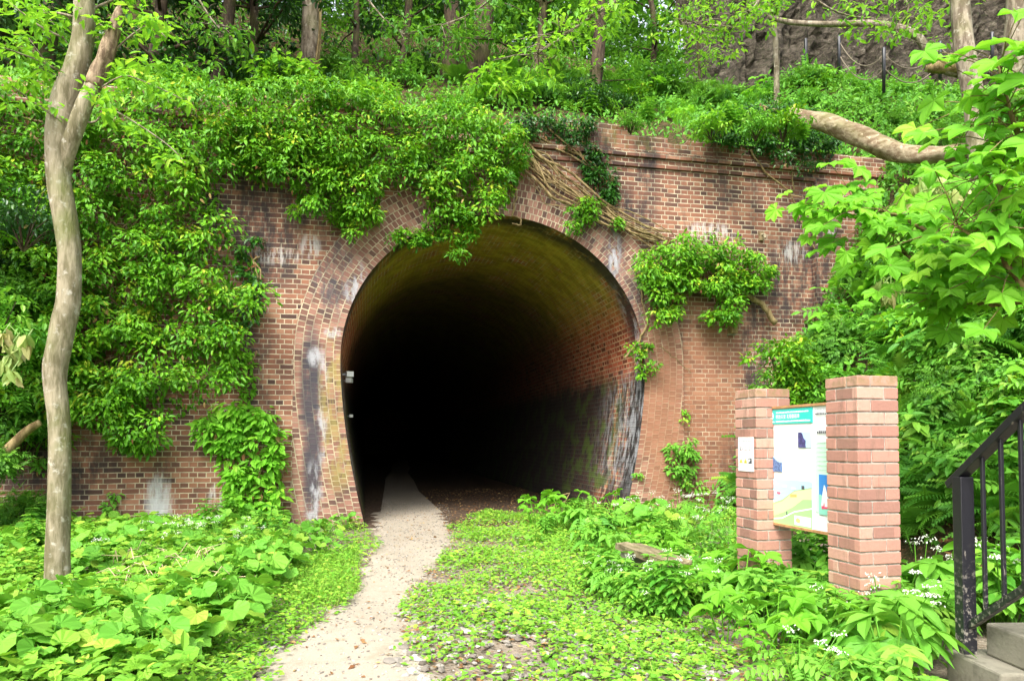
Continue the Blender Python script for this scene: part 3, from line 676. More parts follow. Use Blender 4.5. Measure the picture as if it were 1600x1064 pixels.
# ------------------------------------------------------------------ leaning tree in front, on the left
def tree_line(lst, Y, y_off=None):
    pts = []; rad = []
    for i, (px, py, wpx) in enumerate(lst):
        yy = Y + (y_off[i] if y_off else 0); pts.append(at(px, py, yy)); rad.append(wpx/2/F*yy)
    return pts, rad
def smooth_line(pts, rad, k=4):
    P = []; Q = []
    for i in range(len(pts)-1):
        p0, p1, p2, p3 = pts[max(i-1,0)], pts[i], pts[i+1], pts[min(i+2, len(pts)-1)]
        for j in range(k):
            t_ = j/k; P.append(.5*((2*p1)+(p2-p0)*t_+(2*p0-5*p1+4*p2-p3)*t_*t_+(3*p1-p0-3*p2+p3)*t_**3)); Q.append(rad[i]*(1-t_)+rad[i+1]*t_)
    return P + [pts[-1]], Q + [rad[-1]]
YT = 5.6
lt = empty('slender_tree', at(92, 930, YT), label='slender pale-barked tree with a bent trunk and a broken fork, in front of the ivy', cat='tree')
lt_inv = Matrix.Translation(-lt.location)
def lbuild(mb, name, mat, smooth=True):
    o = mb.build(name, mat, None, smooth); o.parent = lt; o.matrix_parent_inverse = lt_inv; return o
tr = [(93,940,58),(91,915,47),(90,890,41),(91,837,39),(92,760,37),(94,700,36),(92,655,36),(87,610,37),(86,570,41),(94,535,41),(101,500,42),(107,465,40),(109,400,38),(101,338,41),(93,285,40),(91,245,44),(93,205,46),(103,150,46),(118,115,42),(127,75,38),(131,35,36),(132,-20,34),(130,-120,30),(135,-260,24)]
P_, Q_ = smooth_line(*tree_line(tr, YT), 4); mb = MB(); mb.tube(P_, [q*.86 for q in Q_], 20, wob=.03)
for k in range(6):
    a = k*1.05+.3; b0_ = at(92,905,YT); mb.tube([b0_, b0_+Vector((math.cos(a)*.10, math.sin(a)*.10, -.06)), b0_+Vector((math.cos(a)*.22, math.sin(a)*.22, -.20))], [.07,.05,.02], 7)
lbuild(mb, 'trunk', B_PALE)
fk = [(98,320,8),(100,290,14),(103,262,19),(108,232,24),(118,200,25),(132,165,25),(145,135,24),(156,108,23),(166,85,22),(175,60,20),(181,35,16),(187,14,9)]
P_, Q_ = smooth_line(*tree_line(fk, YT, [.05,.03,.0,-.03]+[-.05]*8), 4)
mb = MB(); mb.tube(P_[:25], Q_[:25], 14, wob=.03); lbuild(mb, 'fork', B_PALE)
P_, Q_ = P_[24:], Q_[24:]; mb = MB(); mb.tube(P_, [q*1.04 for q in Q_], 14, wob=.12)
for k in range(5): mb.tube([P_[-6]+Vector((random.uniform(-.02,.02),random.uniform(-.02,.02),0)), P_[-1]+Vector((random.uniform(-.03,.03),random.uniform(-.03,.03),random.uniform(0,.07)))], [.02,.003], 5)
lbuild(mb, 'broken_top', B_DEAD)
mb = MB(); lb = LB()
br = [([(118,205),(60,165),(0,122)],.010),([(122,165),(95,130),(45,60)],.008),([(135,110),(110,75),(60,5)],.008),([(150,95),(165,50),(150,35)],.009),([(125,190),(150,190),(165,170),(200,185),(260,225),(290,255)],.009),([(160,100),(200,60),(235,40),(260,60)],.009),([(140,150),(190,120),(230,130),(285,155)],.008),([(125,30),(80,20),(30,30)],.012),([(130,20),(180,0),(215,-10)],.012),([(110,120),(60,95),(5,75)],.010),([(100,60),(60,40),(10,0)],.010)]
for bi, (pl, r0) in enumerate(br):
    yo = random.uniform(-.5, .3); n = len(pl); pts = [at(x, y, YT + yo*i/(n-1)) for i, (x, y) in enumerate(pl)]
    P_, Q_ = smooth_line(pts, [r0*(1-.6*i/(n-1)) for i in range(n)], 4); mb.tube(P_, Q_, 6)
    m = len(P_); cen = []
    for i in range(m//3, m):
        for _ in range(2): cen.append(P_[i] + Vector((random.gauss(0,.06), random.gauss(0,.10), random.gauss(0,.05))))
    clumps(lb, OV, np.array([tuple(c) for c in cen]), .11, 7, .085, (0,-1,.2), .2, 1.0, .45, .45, .2)
lbuild(mb, 'branches', B_GREY); o = lb.build('crown', L_LIGHT); o.parent = lt; o.matrix_parent_inverse = lt_inv
# leaning stub on the far left bank
mb = MB(); P_, Q_ = smooth_line(*tree_line([(-20,735,20),(15,700,16),(40,675,13),(62,660,10)], 8.2), 4); mb.tube(P_, Q_, 9, wob=.06)
tag(mb.build('broken_branch', B_VINE, None, True), 'stout broken branch poking out of the ivy behind the slender tree', 'branch')

# ------------------------------------------------------------------ pillars, board, notice
dB = Vector((.229,-.973,0)).normalized(); RZ = math.atan2(dB.y, dB.x); nL = Vector((-.973,-.229,0)).normalized()
S = .29; CH = .0765
def pillar(cx, cy, zt, label):
    e = empty('brick_pillar', (cx, cy, 0), RZ, label=label, cat='pillar', group='brick pillars holding the board')
    core = MB(); h = S/2-.006; n = round(zt/CH); core.box((-h,-h,-.2), (h,h,zt-.004)); core.build('mortar', M_MORT, e)
    mb = MB(); L2 = .19; wd = .095
    for k in range(-2, n):
        z0, z1 = k*CH+.007, (k+1)*CH-.003 if k < n-1 else zt
        for (ax, s_) in (('x',-1), ('x',1), ('y',-1), ('y',1)):
            # pinwheel bond: long brick plus header, alternating
            cut = -S/2 + (L2 if (k + (ax=='y')) % 2 else wd)
            for a, b in ((-S/2, cut-.004), (cut+.004, S/2)):
                j = random.uniform(-.0012, .0018); lo, hi = S/2-.05, S/2+j; r_ = random.random()
                if ax == 'x': mb.box((min(s_*lo,s_*hi), a+(.0006 if s_>0 else .0003), z0), (max(s_*lo,s_*hi), b-.0005, z1), r_)
                else: mb.box((a+.0004, min(s_*lo,s_*hi), z0+.0003), (b-.0008, max(s_*lo,s_*hi), z1-.0004), r_)
        if k == n-1: mb.box((-S/2+.045,-S/2+.045,z0), (S/2-.045,S/2-.045,z1-.0008), .4)
    o = mb.build('brickwork', M_PBR, e); m_ = o.modifiers.new('b', 'BEVEL'); m_.width = .004; m_.segments = 2
    return e
PN, PF = Vector((2.184, 4.40, 0)), Vector((1.937, 5.45, 0))
pillar(PN.x, PN.y, 1.60, 'nearer brick pillar, the one with no notice, standing by the black railing')
pillar(PF.x, PF.y, 1.60, 'farther brick pillar with a small white warning notice on its side')
bd = empty('information_board', PF + dB*(S/2), RZ, label='white information board with a turquoise header hung between two brick pillars', cat='information board')
BO = PF + dB*(S/2)
def bp(px, py):
    p = onplane(px, py, BO, nL) - BO; return (p.dot(dB), p.z)
BL_ = (PN-PF).length - S
z0, z1 = bp(1250, 823)[1], bp(1250, 636)[1]
mb = MB(); mb.box((.002,.002,z0), (BL_-.002,.03,z1)); mb.build('panel', flat('board_white', (.80,.82,.80)), bd)
for a, b in (((.001,-.012,z0-.018), (BL_-.001,.034,z0-.001)), ((.001,-.012,z1+.001), (BL_-.001,.034,z1+.018))):
    mb = MB(); mb.box(a, b); mb.build('frame_rail', M_FRAME, bd)
def rect(name, px0, py0, px1, py1, mat, y=-.004, lab=None):
    x0_, x1_ = bp(px0, py1)[0], bp(px1, py1)[0]; za, zb = bp(px0, py1)[1], bp(px0, py0)[1]
    mb = MB(); mb.box((x0_, y, za), (x1_, 0.0015, zb)); o = mb.build(name, mat, bd)
    if lab: o['label'] = lab
    return o, (x0_, x1_, za, zb)
M_TEAL = flat('teal_print', (.02,.52,.44)); M_WP = flat('white_print', (.85,.88,.88)); M_INK = flat('grey_ink', (.30,.32,.36)); M_BLK = flat('black_ink', (.06,.06,.08)); M_GRN = flat('pale_green_print', (.55,.80,.62))
_, hd = rect('header', 1201.5, 641, 1270, 663, M_TEAL, -.005, 'turquoise header strip')
def text(s_, x, z, h, mat, name='lettering', y=-.0065, sx=1.0, parent=bd, sp=1.0):
    c = bpy.data.curves.new(name, 'FONT'); c.body = s_; c.size = h; c.extrude = .0004; c.space_character = sp; c.materials.append(mat)
    q = bpy.data.objects.new('temp', c); C.objects.link(q); bpy.context.view_layer.update(); me = bpy.data.meshes.new_from_object(q.evaluated_get(bpy.context.evaluated_depsgraph_get())); bpy.data.objects.remove(q); o = bpy.data.objects.new(name, me); C.objects.link(o); o.parent = parent; o.location = (x, y, z); o.rotation_euler = (math.pi/2, 0, 0); o.scale = (sx, 1, 1); return o
hw, hh = hd[1]-hd[0], hd[3]-hd[2]; hx = hd[0]
text('明治天皇 北陸御巡幸', hx+hw*.19, hd[2]+hh*.37, hh*.32, M_WP, sx=1.0*hw*.56/(hh*.32*9.5))
def bars(x0_, x1_, z, h, mat, n, gap=.2, seed=0, name='small_print', parent=bd, y=-.0062):
    mb = MB(); q = random.Random(seed); w_ = (x1_-x0_)/n
    for i in range(n): mb.box((x0_+i*w_, y, z), (x0_+(i+1)*w_-w_*gap*(.5+q.random()), y+.001, z+h*(.75+.25*q.random())))
    mb.build(name, mat, parent)
bars(hx+hw*.20, hx+hw*.93, hd[2]+hh*.73, hh*.10, M_WP, 22, .25, 1); bars(hx+hw*.19, hx+hw*.97, hd[2]+hh*.12, hh*.11, M_WP, 34, .3, 2)
mb = MB(); cx_, cz_ = hx+hw*.095, hd[2]+hh*.56; k = 24
ringv = [(cx_+hh*.24*math.cos(a)*.9, -.0062, cz_+hh*.24*math.sin(a)) for a in np.linspace(0, 2*math.pi, k, endpoint=False)]
mb.add(ringv, [tuple(range(k))]); mb.build('emblem', M_WP, bd)
mb = MB(); 
for sx_, sz_ in ((-1,-1),(-1,1),(1,-1),(1,1)): mb.box((cx_+sx_*hh*.075-hh*.045,-.0072,cz_+sz_*hh*.09-hh*.045), (cx_+sx_*hh*.075+hh*.045,-.0064,cz_+sz_*hh*.09+hh*.045))
mb.build('emblem_figure', M_TEAL, bd)
bars(hx+hw*.03, hx+hw*.16, hd[2]+hh*.12, hh*.08, M_WP, 5, .3, 3)
def pic(t, name):
    pass
# pictures on the board
def seapic(name, rockc, y):
    t = NT(name); o = t.obj(); X, Yy, Z = t.xyz(o); n = t.noise(o, 60, 4)
    return t.fin(t.bsdf(t.mix(t.step(n, .4, .6), rockc, tuple(c*1.9 for c in rockc)), .35, .4))
SKYP = flat('print_sky', (.45,.66,.85))
_, p1 = rect('photo_print', 1248, 675, 1268, 699, SKYP, -.003, 'small print of a dark rocky headland under pale sky')
def poly(name, pts, box, mat, y=-.0055, parent=bd):
    x0_, x1_, za, zb = box; v = [(x0_+(x1_-x0_)*a, y, za+(zb-za)*b) for a, b in pts]; mb = MB(); mb.add(v, [tuple(range(len(v)))]); return mb.build(name, mat, parent)
poly('printed_rock', [(0,0),(.62,0),(.58,.2),(.62,.45),(.45,.6),(.35,.9),(.2,1),(0,.95)], p1, seapic('p_rock', (.05,.045,.13), 0))
_, p2 = rect('photo_print', 1207, 713, 1223, 736, SKYP, -.003, 'small print of blue sea cliffs')
poly('printed_cliff', [(0,0),(1,0),(1,.6),(.6,.65),(.35,.8),(.15,.98),(0,1)], p2, seapic('p_cliff', (.07,.12,.24), 0))
_, mp = rect('map_print', 1205, 747, 1270, 815, flat('map_sea', (.42,.72,.88)), -.003, 'colourful printed map with blue sea and green land')
poly('map_land', [(0,0),(1,0),(1,.88),(.6,.78),(.3,.55),(0,.42)], mp, flat('map_land', (.36,.70,.25)), -.0045)
poly('map_hill', [(0,.12),(.3,.25),(.55,.4),(.8,.6),(1,.62),(1,.85),(.6,.75),(.3,.5),(0,.38)], mp, flat('map_pale', (.66,.78,.36)), -.0050)
poly('map_road', [(0,.06),(.3,.12),(.6,.3),(1,.42),(1,.45),(.6,.33),(.3,.15),(0,.09)], mp, M_WP, -.0055)
poly('map_town', [(.5,.62),(.66,.64),(.66,.7),(.5,.69)], mp, flat('map_orange', (.85,.42,.12)), -.0055)
poly('map_mark', [(.18,.66),(.26,.66),(.27,.71),(.17,.71)], mp, flat('map_red', (.75,.12,.2)), -.0055)
poly('map_mark', [(.77,.82),(.84,.82),(.84,.9),(.77,.9)], mp, M_BLK, -.0055)
poly('map_mark', [(.40,.22),(.43,.22),(.43,.3),(.40,.3)], mp, M_BLK, -.0055)
poly('map_legend', [(.60,.04),(.98,.04),(.98,.24),(.60,.24)], mp, M_WP, -.0058)
poly('map_sun', [(.64,.1),(.72,.08),(.74,.16),(.68,.2),(.63,.16)], mp, flat('map_yellow', (.85,.75,.2)), -.0062)
for k in range(3): poly('map_cloud', [(.1+.22*k,.86-.03*k),(.2+.22*k,.86-.03*k),(.2+.22*k,.9-.03*k),(.1+.22*k,.9-.03*k)], mp, M_WP, -.0054)
for k in range(5): bars(bp(1218,700)[0], bp(1243,700)[0], bp(1218,672+5*k)[1], .0035, M_INK, 9-k, .2, 10+k)
for k in range(5): bars(bp(1227,720)[0], bp(1248,720)[0], bp(1227,712+5*k)[1], .0035, M_INK, 8, .2, 20+k)
_, g = rect('side_panel', 1275, 690, 1320, 800, M_GRN, -.002, 'pale green text panel')
for k in range(4): bars(bp(1275,650)[0], bp(1275,650)[0]+.2, bp(1275,640+4*k)[1], (.004,.003,.012,.003)[k], (M_INK,M_INK,M_BLK,M_INK)[k], 12, .35, 30+k)
bars(bp(1277,650)[0], bp(1277,650)[0]+.12, bp(1277,677)[1], .018, M_BLK, 6, .3, 41)
for k in range(7): bars(bp(1278,690)[0], bp(1278,690)[0]+.2, bp(1278,692+7*k)[1], .003, M_INK, 14, .3, 50+k)
_, p3 = rect('photo_print', 1281, 741, 1318, 803, flat('print_blue', (.03,.22,.60)), -.004, 'blue print with a white spire-shaped figure')
poly('printed_coast', [(0,0),(1,0),(1,.2),(.3,.3),(.1,.5),(0,.5)], p3, flat('p_sea', (.25,.62,.50)), -.006)
poly('printed_boat', [(.10,.2),(.42,.2),(.44,.35),(.30,.7),(.24,.75),(.16,.5)], p3, M_WP, -.0068)
poly('printed_hull', [(.13,.14),(.40,.16),(.42,.22),(.26,.20),(.24,.36),(.20,.22),(.12,.22)], p3, flat('p_red', (.7,.06,.16)), -.0074)
# warning notice on the far pillar
NO = PF + nL*(S/2+.004)
nb = empty('warning_notice', NO, RZ, label='small white warning notice with round signs and yellow triangles on the brick pillar', cat='notice')
def npx(px, py): p = onplane(px, py, NO, nL) - NO; return (p.dot(dB), p.z)
nx0, nx1 = npx(1154,700)[0], npx(1177,700)[0]; nz0, nz1 = npx(1165,736)[1], npx(1165,683)[1]
mb = MB(); mb.box((nx0,-.003,nz0), (nx1,.004,nz1)); mb.build('sheet', flat('notice_white', (.82,.82,.82)), nb)
nbx = (nx0, nx1, nz0, nz1)
for k, cx_ in enumerate((.2,.5,.8)):
    for rr, mat, y in ((.13, flat('ring_red', (.6,.08,.12)), -.0042), (.105, M_WP, -.0052)):
        poly('round_sign', [(cx_+rr*math.cos(a), .66+rr*.45*math.sin(a)) for a in np.linspace(0, 2*math.pi, 16, endpoint=False)], nbx, mat, y, nb)
    poly('round_figure', [(cx_-.03,.62),(cx_+.03,.62),(cx_+.02,.71),(cx_-.02,.71)], nbx, M_BLK if k == 0 else M_INK, -.0062, nb)
for cx_ in (.2,.5): poly('warning_triangle', [(cx_-.13,.24),(cx_+.13,.24),(cx_,.38)], nbx, flat('warn_yellow', (.85,.68,.06)), -.0045, nb); poly('triangle_mark', [(cx_-.03,.255),(cx_+.03,.255),(cx_,.32)], nbx, M_BLK, -.0055, nb)
poly('black_square', [(.70,.23),(.92,.23),(.92,.39),(.70,.39)], nbx, M_BLK, -.0045, nb); poly('square_figure', [(.74,.26),(.84,.33),(.8,.37),(.73,.33)], nbx, M_WP, -.0055, nb)
bars(nx0+.01, nx1-.01, nz0+(nz1-nz0)*.88, .006, M_INK, 7, .3, 61, parent=nb, y=-.0045); bars(nx0+.01, nx1-.02, nz0+(nz1-nz0)*.14, .005, M_INK, 7, .3, 62, parent=nb, y=-.0045)

# ------------------------------------------------------------------ bench
be = empty('wooden_bench', (1.10, 5.6, 0), RZ, label='low weathered plank bench half buried in weeds by the path to the tunnel', cat='bench')
mb = MB(); mb.box((-.45,-.12,.29), (.45,-.01,.34), jit=.004); mb.build('seat_plank', B_OLD, be)
mb = MB(); mb.box((-.44,.0,.292), (.46,.11,.338), jit=.004); mb.build('seat_plank', B_OLD, be)
for x in (-.33,.33): mb = MB(); mb.box((x-.06,-.10,-.05), (x+.06,.10,.288)); mb.build('leg', M_CONC, be)

# ------------------------------------------------------------------ railing and steps
ED = Vector((.03,-1,0)).normalized(); RZ2 = math.atan2(ED.y, ED.x)
P0 = at(1510, 1010, 3.55); base = (P0.x, P0.y, 0)
stp = empty('concrete_steps', base, RZ2, label='grey concrete steps climbing beside the black railing', cat='steps')
def cb(x0_, x1_, y0_, y1_, z0_, z1_, name): 
    mb = MB(); mb.box((x0_,y0_,z0_), (x1_,y1_,z1_)); o = mb.build(name, M_CONC, stp); m_ = o.modifiers.new('b','BEVEL'); m_.width = .012; m_.segments = 2
cb(-.07, .32, -.06, 1.4, -.2, .15, 'landing')
for k in range(6): cb(.04+.30*k, .36+.30*k+.0, .07, 1.4, .151+.16*k if k else .151, .31+.16*k, 'step')
SL = .70
hr = empty('stair_railing', base, RZ2, label='black metal stair railing with square post and upright bars', cat='railing')
def sq(mb, a, b, w_, h_=None):
    h_ = h_ or w_; a, b = Vector(a), Vector(b); d = (b-a).normalized(); s_ = d.cross(Vector((0,0,1)));
    if s_.length < .1: s_ = Vector((0,1,0))
    s_.normalize(); n_ = s_.cross(d); v = []
    for q in (a, b):
        for i, j in ((-1,-1),(1,-1),(1,1),(-1,1)): v.append(q + s_*(i*w_/2) + n_*(j*h_/2))
    mb.add([tuple(x) for x in v], [(0,3,2,1),(4,5,6,7),(0,1,5,4),(1,2,6,5),(2,3,7,6),(3,0,4,7)])
def rpart(name, *a, bev=.004):
    mb = MB(); sq(mb, *a); o = mb.build(name, M_RAIL, hr); m_ = o.modifiers.new('b','BEVEL'); m_.width = bev; m_.segments = 2; return o
zt = at(1497, 740, 3.55).z
rpart('post', (0,0,.149), (0,0,zt-.015), .068)
rpart('handrail', (-.09,0,zt-.09*SL), (2.2,0,zt+2.2*SL), .06, .038)
rpart('bottom_rail', (.03,0,.27+.02), (2.2,0,.27+2.2*SL), .034, .034)
for k in range(1, 14):
    x = .02+.125*k; rpart('baluster', (x,0,.26+x*SL), (x,0,zt+x*SL), .018)

# ------------------------------------------------------------------ log, right-hand trees, chain fence, rock wall
def curved(name, lst, mat, label, cat, k=14, wob=.05):
    pts = [at(px, py, Y) for px, py, w_, Y in lst]; rad = [w_/2/F*Y for px, py, w_, Y in lst]
    P_, Q_ = smooth_line(pts, rad, 5); mb = MB(); mb.tube(P_, Q_, k, wob=wob); return tag(mb.build(name, mat, None, True), label, cat)
curved('fallen_log', [(1236,178,20,10.95),(1262,186,25,10.8),(1300,196,29,10.6),(1340,212,32,10.4),(1385,232,31,10.2),(1430,243,27,9.9),(1475,241,25,9.7),(1515,236,23,9.5),(1560,236,20,9.3)], B_LOG, 'thick fallen log with peeling bark lying across the end of the parapet', 'log', wob=.09)
curved('leaning_branch', [(1200,27,7,14),(1240,36,8,14),(1300,38,9,13.8),(1370,38,11,13.6),(1425,52,14,13.4),(1450,80,14,13.3),(1475,108,13,13.2),(1500,112,22,13.2)], B_GREY, 'long crooked grey branch reaching across in front of the rock wall', 'branch', 8)
curved('root_clump', [(1448,108,10,13.2),(1475,104,22,13.2),(1505,106,24,13.1),(1525,102,14,13.1)], B_VINE, 'tangled root clump where the crooked branch starts by the chain fence', 'roots', 9, .15)
M_CHN = simple('rope', (.24,.20,.15), .9, .1, .2, 60)
cf = empty('chain_fence', (0,0,0), label='low black post fence with sagging ropes below the rock wall', cat='fence')
pp = [(1259,62,115,15.6),(1311,57,112,15),(1381,76,133,14.3),(1469,66,112,14.6),(1550,52,100,14.4)]
tops = []
for px, y0_, y1_, Y in pp:
    a, b = at(px, y1_+12, Y), at(px, y0_, Y); mb = MB(); mb.tube([a, b, b+Vector((0,0,.02))], [.034,.034,.024], 10); mb.build('post', M_RAIL, cf, True); tops.append((b.z-.12, b, Y))
for (za, a, _), (zb, b, _) in zip(tops[1:], tops[2:]):
    for dz in (0, .3):
        A = Vector((a.x, a.y, za-dz)); B = Vector((b.x, b.y, zb-dz)); mb = MB()
        mb.tube([A.lerp(B, t_)-Vector((0,0,.38*4*t_*(1-t_))) for t_ in np.linspace(0,1,11)], .011, 6); mb.build('rope', M_CHN, cf, True)
# rock wall
us = np.linspace(6.9, 26, 150); zs = np.linspace(0, 1, 56); V = []
for j, k in enumerate(zs):
    for i, u in enumerate(us):
        n_ = .14*math.sin(u*3.1+k*17)+.10*math.sin(u*7.3-k*29+1)+.08*math.sin(u*13.7+k*41)+.06*math.sin(u*19+k*11)+random.uniform(-.08,.08)
        V.append(tuple(loc(u, 6.6+k*1.2+n_+.5*max(0,8.2-u)**2, 7.5+k*10+.05*random.random())))
n = len(us); mb = MB(); mb.add(V, [(j*n+i, j*n+i+1, (j+1)*n+i+1, (j+1)*n+i) for j in range(len(zs)-1) for i in range(n-1)])
t = NT('rock'); o = t.obj(); n1 = t.noise(t.scaled(o, 1, 1, 1.8), 3.5, 8, .75, .6); n2_ = t.noise(o, 13, 6, .7); vo = t.n('TexVoronoi'); vo.inputs['Scale'].default_value = 4; t.t.links.new(o, vo.inputs['Vector'])
col = t.ramp(n1, [(.3, (.015,.013,.010)), (.45, (.05,.042,.032)), (.58, (.12,.10,.075)), (.72, (.26,.23,.18))]); col = t.mix(t.step(n2_, .5, .7), col, (.04,.05,.02))
M_ROCK = t.fin(t.bsdf(col, .95, .1, t.bump(t.math('ADD', n1, t.math('MULTIPLY', n2_, .5)), 1, .15)))
tag(mb.build('rock_wall', M_ROCK, None), 'rough dark brown rock face behind the chain fence at the top', 'rock face')

# ------------------------------------------------------------------ trees on the hill
def tree(name, line, leafm, barkm, label, nbr=14, per=9, lsize=.10, zr=(0.15,1), reach=(.8,2.2), T=OV, group=None, cr=.35, cn=5, dirb=None, cat='tree', flat_=.35, crown_label=None):
    """line: [(x,y,z,r)] in world"""
    b = Vector(line[0][:3]); e = empty(name, b, label=label, cat=cat, group=group); inv = Matrix.Translation(-b)
    P_, Q_ = smooth_line([Vector(q[:3]) for q in line], [q[3] for q in line], 4)
    mb = MB(); mb.tube(P_, Q_, 10, wob=.05); lb = LB(); cen = []; n = len(P_)
    for i in range(nbr):
        k = random.uniform(*zr); p = P_[min(n-1, int(k*(n-1)))]; a = random.uniform(0, 2*math.pi)
        d = Vector((math.cos(a), math.sin(a), random.uniform(-.05,.5)))
        if dirb is not None and random.random() < .6: d += Vector(dirb)
        d.normalize(); L_ = random.uniform(*reach)*(1.1-.5*k)
        q1 = p + d*L_*.5 + Vector((0,0,.1*L_)); q2 = p + d*L_ + Vector((random.uniform(-.2,.2), random.uniform(-.2,.2), -.05*L_))
        r0 = Q_[min(n-1, int(k*(n-1)))]*.35; mb.tube([p, q1, q2], [r0, r0*.6, r0*.2], 5)
        for _ in range(cn):
            s_ = random.uniform(.35, 1.05); c = p.lerp(q1, s_*2) if s_ < .5 else q1.lerp(q2, s_*2-1); cen.append(tuple(c + Vector((random.gauss(0,.22), random.gauss(0,.22), random.gauss(0,.10)))))
    clumps(lb, T, np.array(cen), rng.uniform(.6*cr, cr*1.2, len(cen)), per, lsize, (0,-.3,0), .3, 1.1, .4, flat_, .15)
    o = mb.build('trunk', barkm, None, True); o.parent = e; o.matrix_parent_inverse = inv
    o = lb.build('crown', leafm); o.parent = e; o.matrix_parent_inverse = inv
    return e
def hl(px, py, lean_px, r0, h=7, bend=.2):
    b = hit(px, py); b.z -= .3; top = b + Vector((lean_px, random.uniform(-.3,.5), h))
    m1 = b.lerp(top, .33) + Vector((bend, 0, 0)); m2 = b.lerp(top, .66) + Vector((-bend*.6, 0, 0))
    return [(*b, r0*1.15), (*m1, r0), (*m2, r0*.85), (*top, r0*.5)]
tree('grey_trunk_tree', hl(482,128,-.4,.17), L_DARK, B_GREY, 'upright pale trunk wound with vines above the ivy mat', 22, 34, .11, (.5,1), (1,2.6), cn=6)
tree('thin_tree', hl(548,132,-.3,.06,6), L_FOR, B_DARK, 'thin stem just beside the vine-wound pale trunk', 14, 26, .11, (.2,1), (.7,1.8))
tree('dark_tree', hl(700,128,-.35,.17), L_DARK, B_DARK, 'dark stout trunk standing over the crown of the arch', 20, 32, .11, (.5,1), (1,2.6), cn=6)
tree('dark_tree', hl(738,135,.25,.20), L_FOR, B_DARK, 'second dark trunk pressed close beside the stout one above the arch', 18, 30, .11, (.5,1), (1,2.6), cn=6)
tree('brown_tree', hl(922,170,.35,.13,6,.1), L_FOR, B_DARK, 'leaning brown trunk with fresh leaves above the broken parapet', 18, 30, .12, (.5,1), (.8,2.2), cn=6)
tree('grey_tree', hl(1074,150,-.1,.11,6,.05), L_LIGHT, B_GREY, 'straight grey trunk in light green leaves above the bare brick', 16, 28, .12, (.2,1), (.8,2.2), cn=6)
tree('sapling', hl(1086,170,.2,.035,3,.05), L_LIGHT, B_DARK, 'thin dark sapling in front of the straight grey trunk', 9, 14, .10, (.3,1), (.4,1.0))
tree('thin_tree', hl(1166,150,.1,.05,6,.05), L_LIGHT, B_DARK, 'thin dark straight stem between grey trunk and forked pale stem', 14, 24, .11, (.3,1), (.6,1.6))
tree('forked_tree', hl(1212,165,-.35,.055,5,.1), L_LIGHT, B_GREY, 'slim pale stem leaning at the edge of the rock face', 12, 24, .11, (.45,1), (.6,1.6))
tree('thin_tree', hl(1180,150,.5,.05,6,-.1), L_FOR, B_DARK, 'slanting thin stem behind the pale leaning one', 12, 24, .11, (.3,1), (.6,1.6))
tree('evergreen_tree', hl(395,135,-.6,.07,7), L_DARK, B_DARK, 'thin slanting stem with dark evergreen leaves over the ivy curtain', 20, 40, .11, (.1,1), (.8,2.4), cn=6)
tree('evergreen_tree', hl(330,150,.2,.1,7), L_DARK, B_DARK, 'dense dark evergreen right above the ivy curtain', 24, 44, .12, (.05,1), (.8,2.6), cn=7)
tree('evergreen_tree', hl(225,150,.1,.09,7), L_DARK, B_DARK, 'dark evergreen behind the broken fork of the slender tree', 24, 44, .12, (.05,1), (.8,2.4), cn=7)
tree('evergreen_tree', hl(60,150,.1,.12,7), L_DARK, B_DARK, 'dark evergreen crown behind the top of the slender tree', 24, 44, .12, (.05,1), (.8,2.4), cn=7)
tree('evergreen_tree', hl(620,130,.2,.08,7), L_DARK, B_DARK, 'dark evergreen thin stem between pale trunk and stout dark trunk', 18, 40, .11, (.15,1), (.8,2.2), cn=6)
tree('evergreen_tree', hl(830,150,.2,.09,7), L_FOR, B_DARK, 'leafy green tree between the dark trunks and the leaning brown trunk', 22, 40, .12, (.05,1), (.8,2.2), cn=6)
tree('evergreen_tree', hl(1010,150,.1,.07,6), L_FOR, B_DARK, 'mid green leafy tree between brown trunk and grey trunk', 20, 38, .12, (.1,1), (.8,2.2), cn=6)
gb = hl(482,128,-.4,.17)
for j, lab in enumerate(('climbing stem winding up the pale upright trunk', 'second, thinner climbing stem crossing on the pale upright trunk')):
    mb = MB(); P_, Q_ = smooth_line([Vector(q[:3]) for q in gb], [q[3] for q in gb], 6)
    mb.tube([p + Vector((math.cos(j*2.4-1.2+i*(.35,-.28)[j]), -abs(math.sin(i*.3+j))-.1, 0))*(q*1.15) for i, (p, q) in enumerate(zip(P_, Q_))], (.028,.02)[j], 6)
    tag(mb.build('climbing_vine', B_VINE, None, True), lab, 'vine')
# two pale trunks on the right, in front of the rock face
def pxline(lst): return [(*at(px, py, Y), w_/2/F*Y) for px, py, w_, Y in lst]
tree('pale_trunk_tree', pxline([(1545,420,34,9.2),(1538,320,32,9.2),(1528,230,31,9.2),(1520,150,30,9.3),(1508,80,30,9.3),(1500,10,28,9.4),(1495,-120,26,9.4),(1490,-350,20,9.5)]), L_LIGHT, B_GREY, 'blotched pale trunk where the fallen log ends, nearer the arch than its neighbour', 10, 20, .12, (.75,1), (.8,2))
tree('pale_trunk_tree', pxline([(1560,330,36,10.5),(1572,200,33,10.5),(1582,100,33,10.5),(1590,0,32,10.5),(1595,-150,30,10.5),(1600,-400,24,10.5)]), L_LIGHT, B_GREY, 'outermost blotched pale trunk at the frame edge above the big lobed leaves', 10, 20, .12, (.75,1), (.8,2))
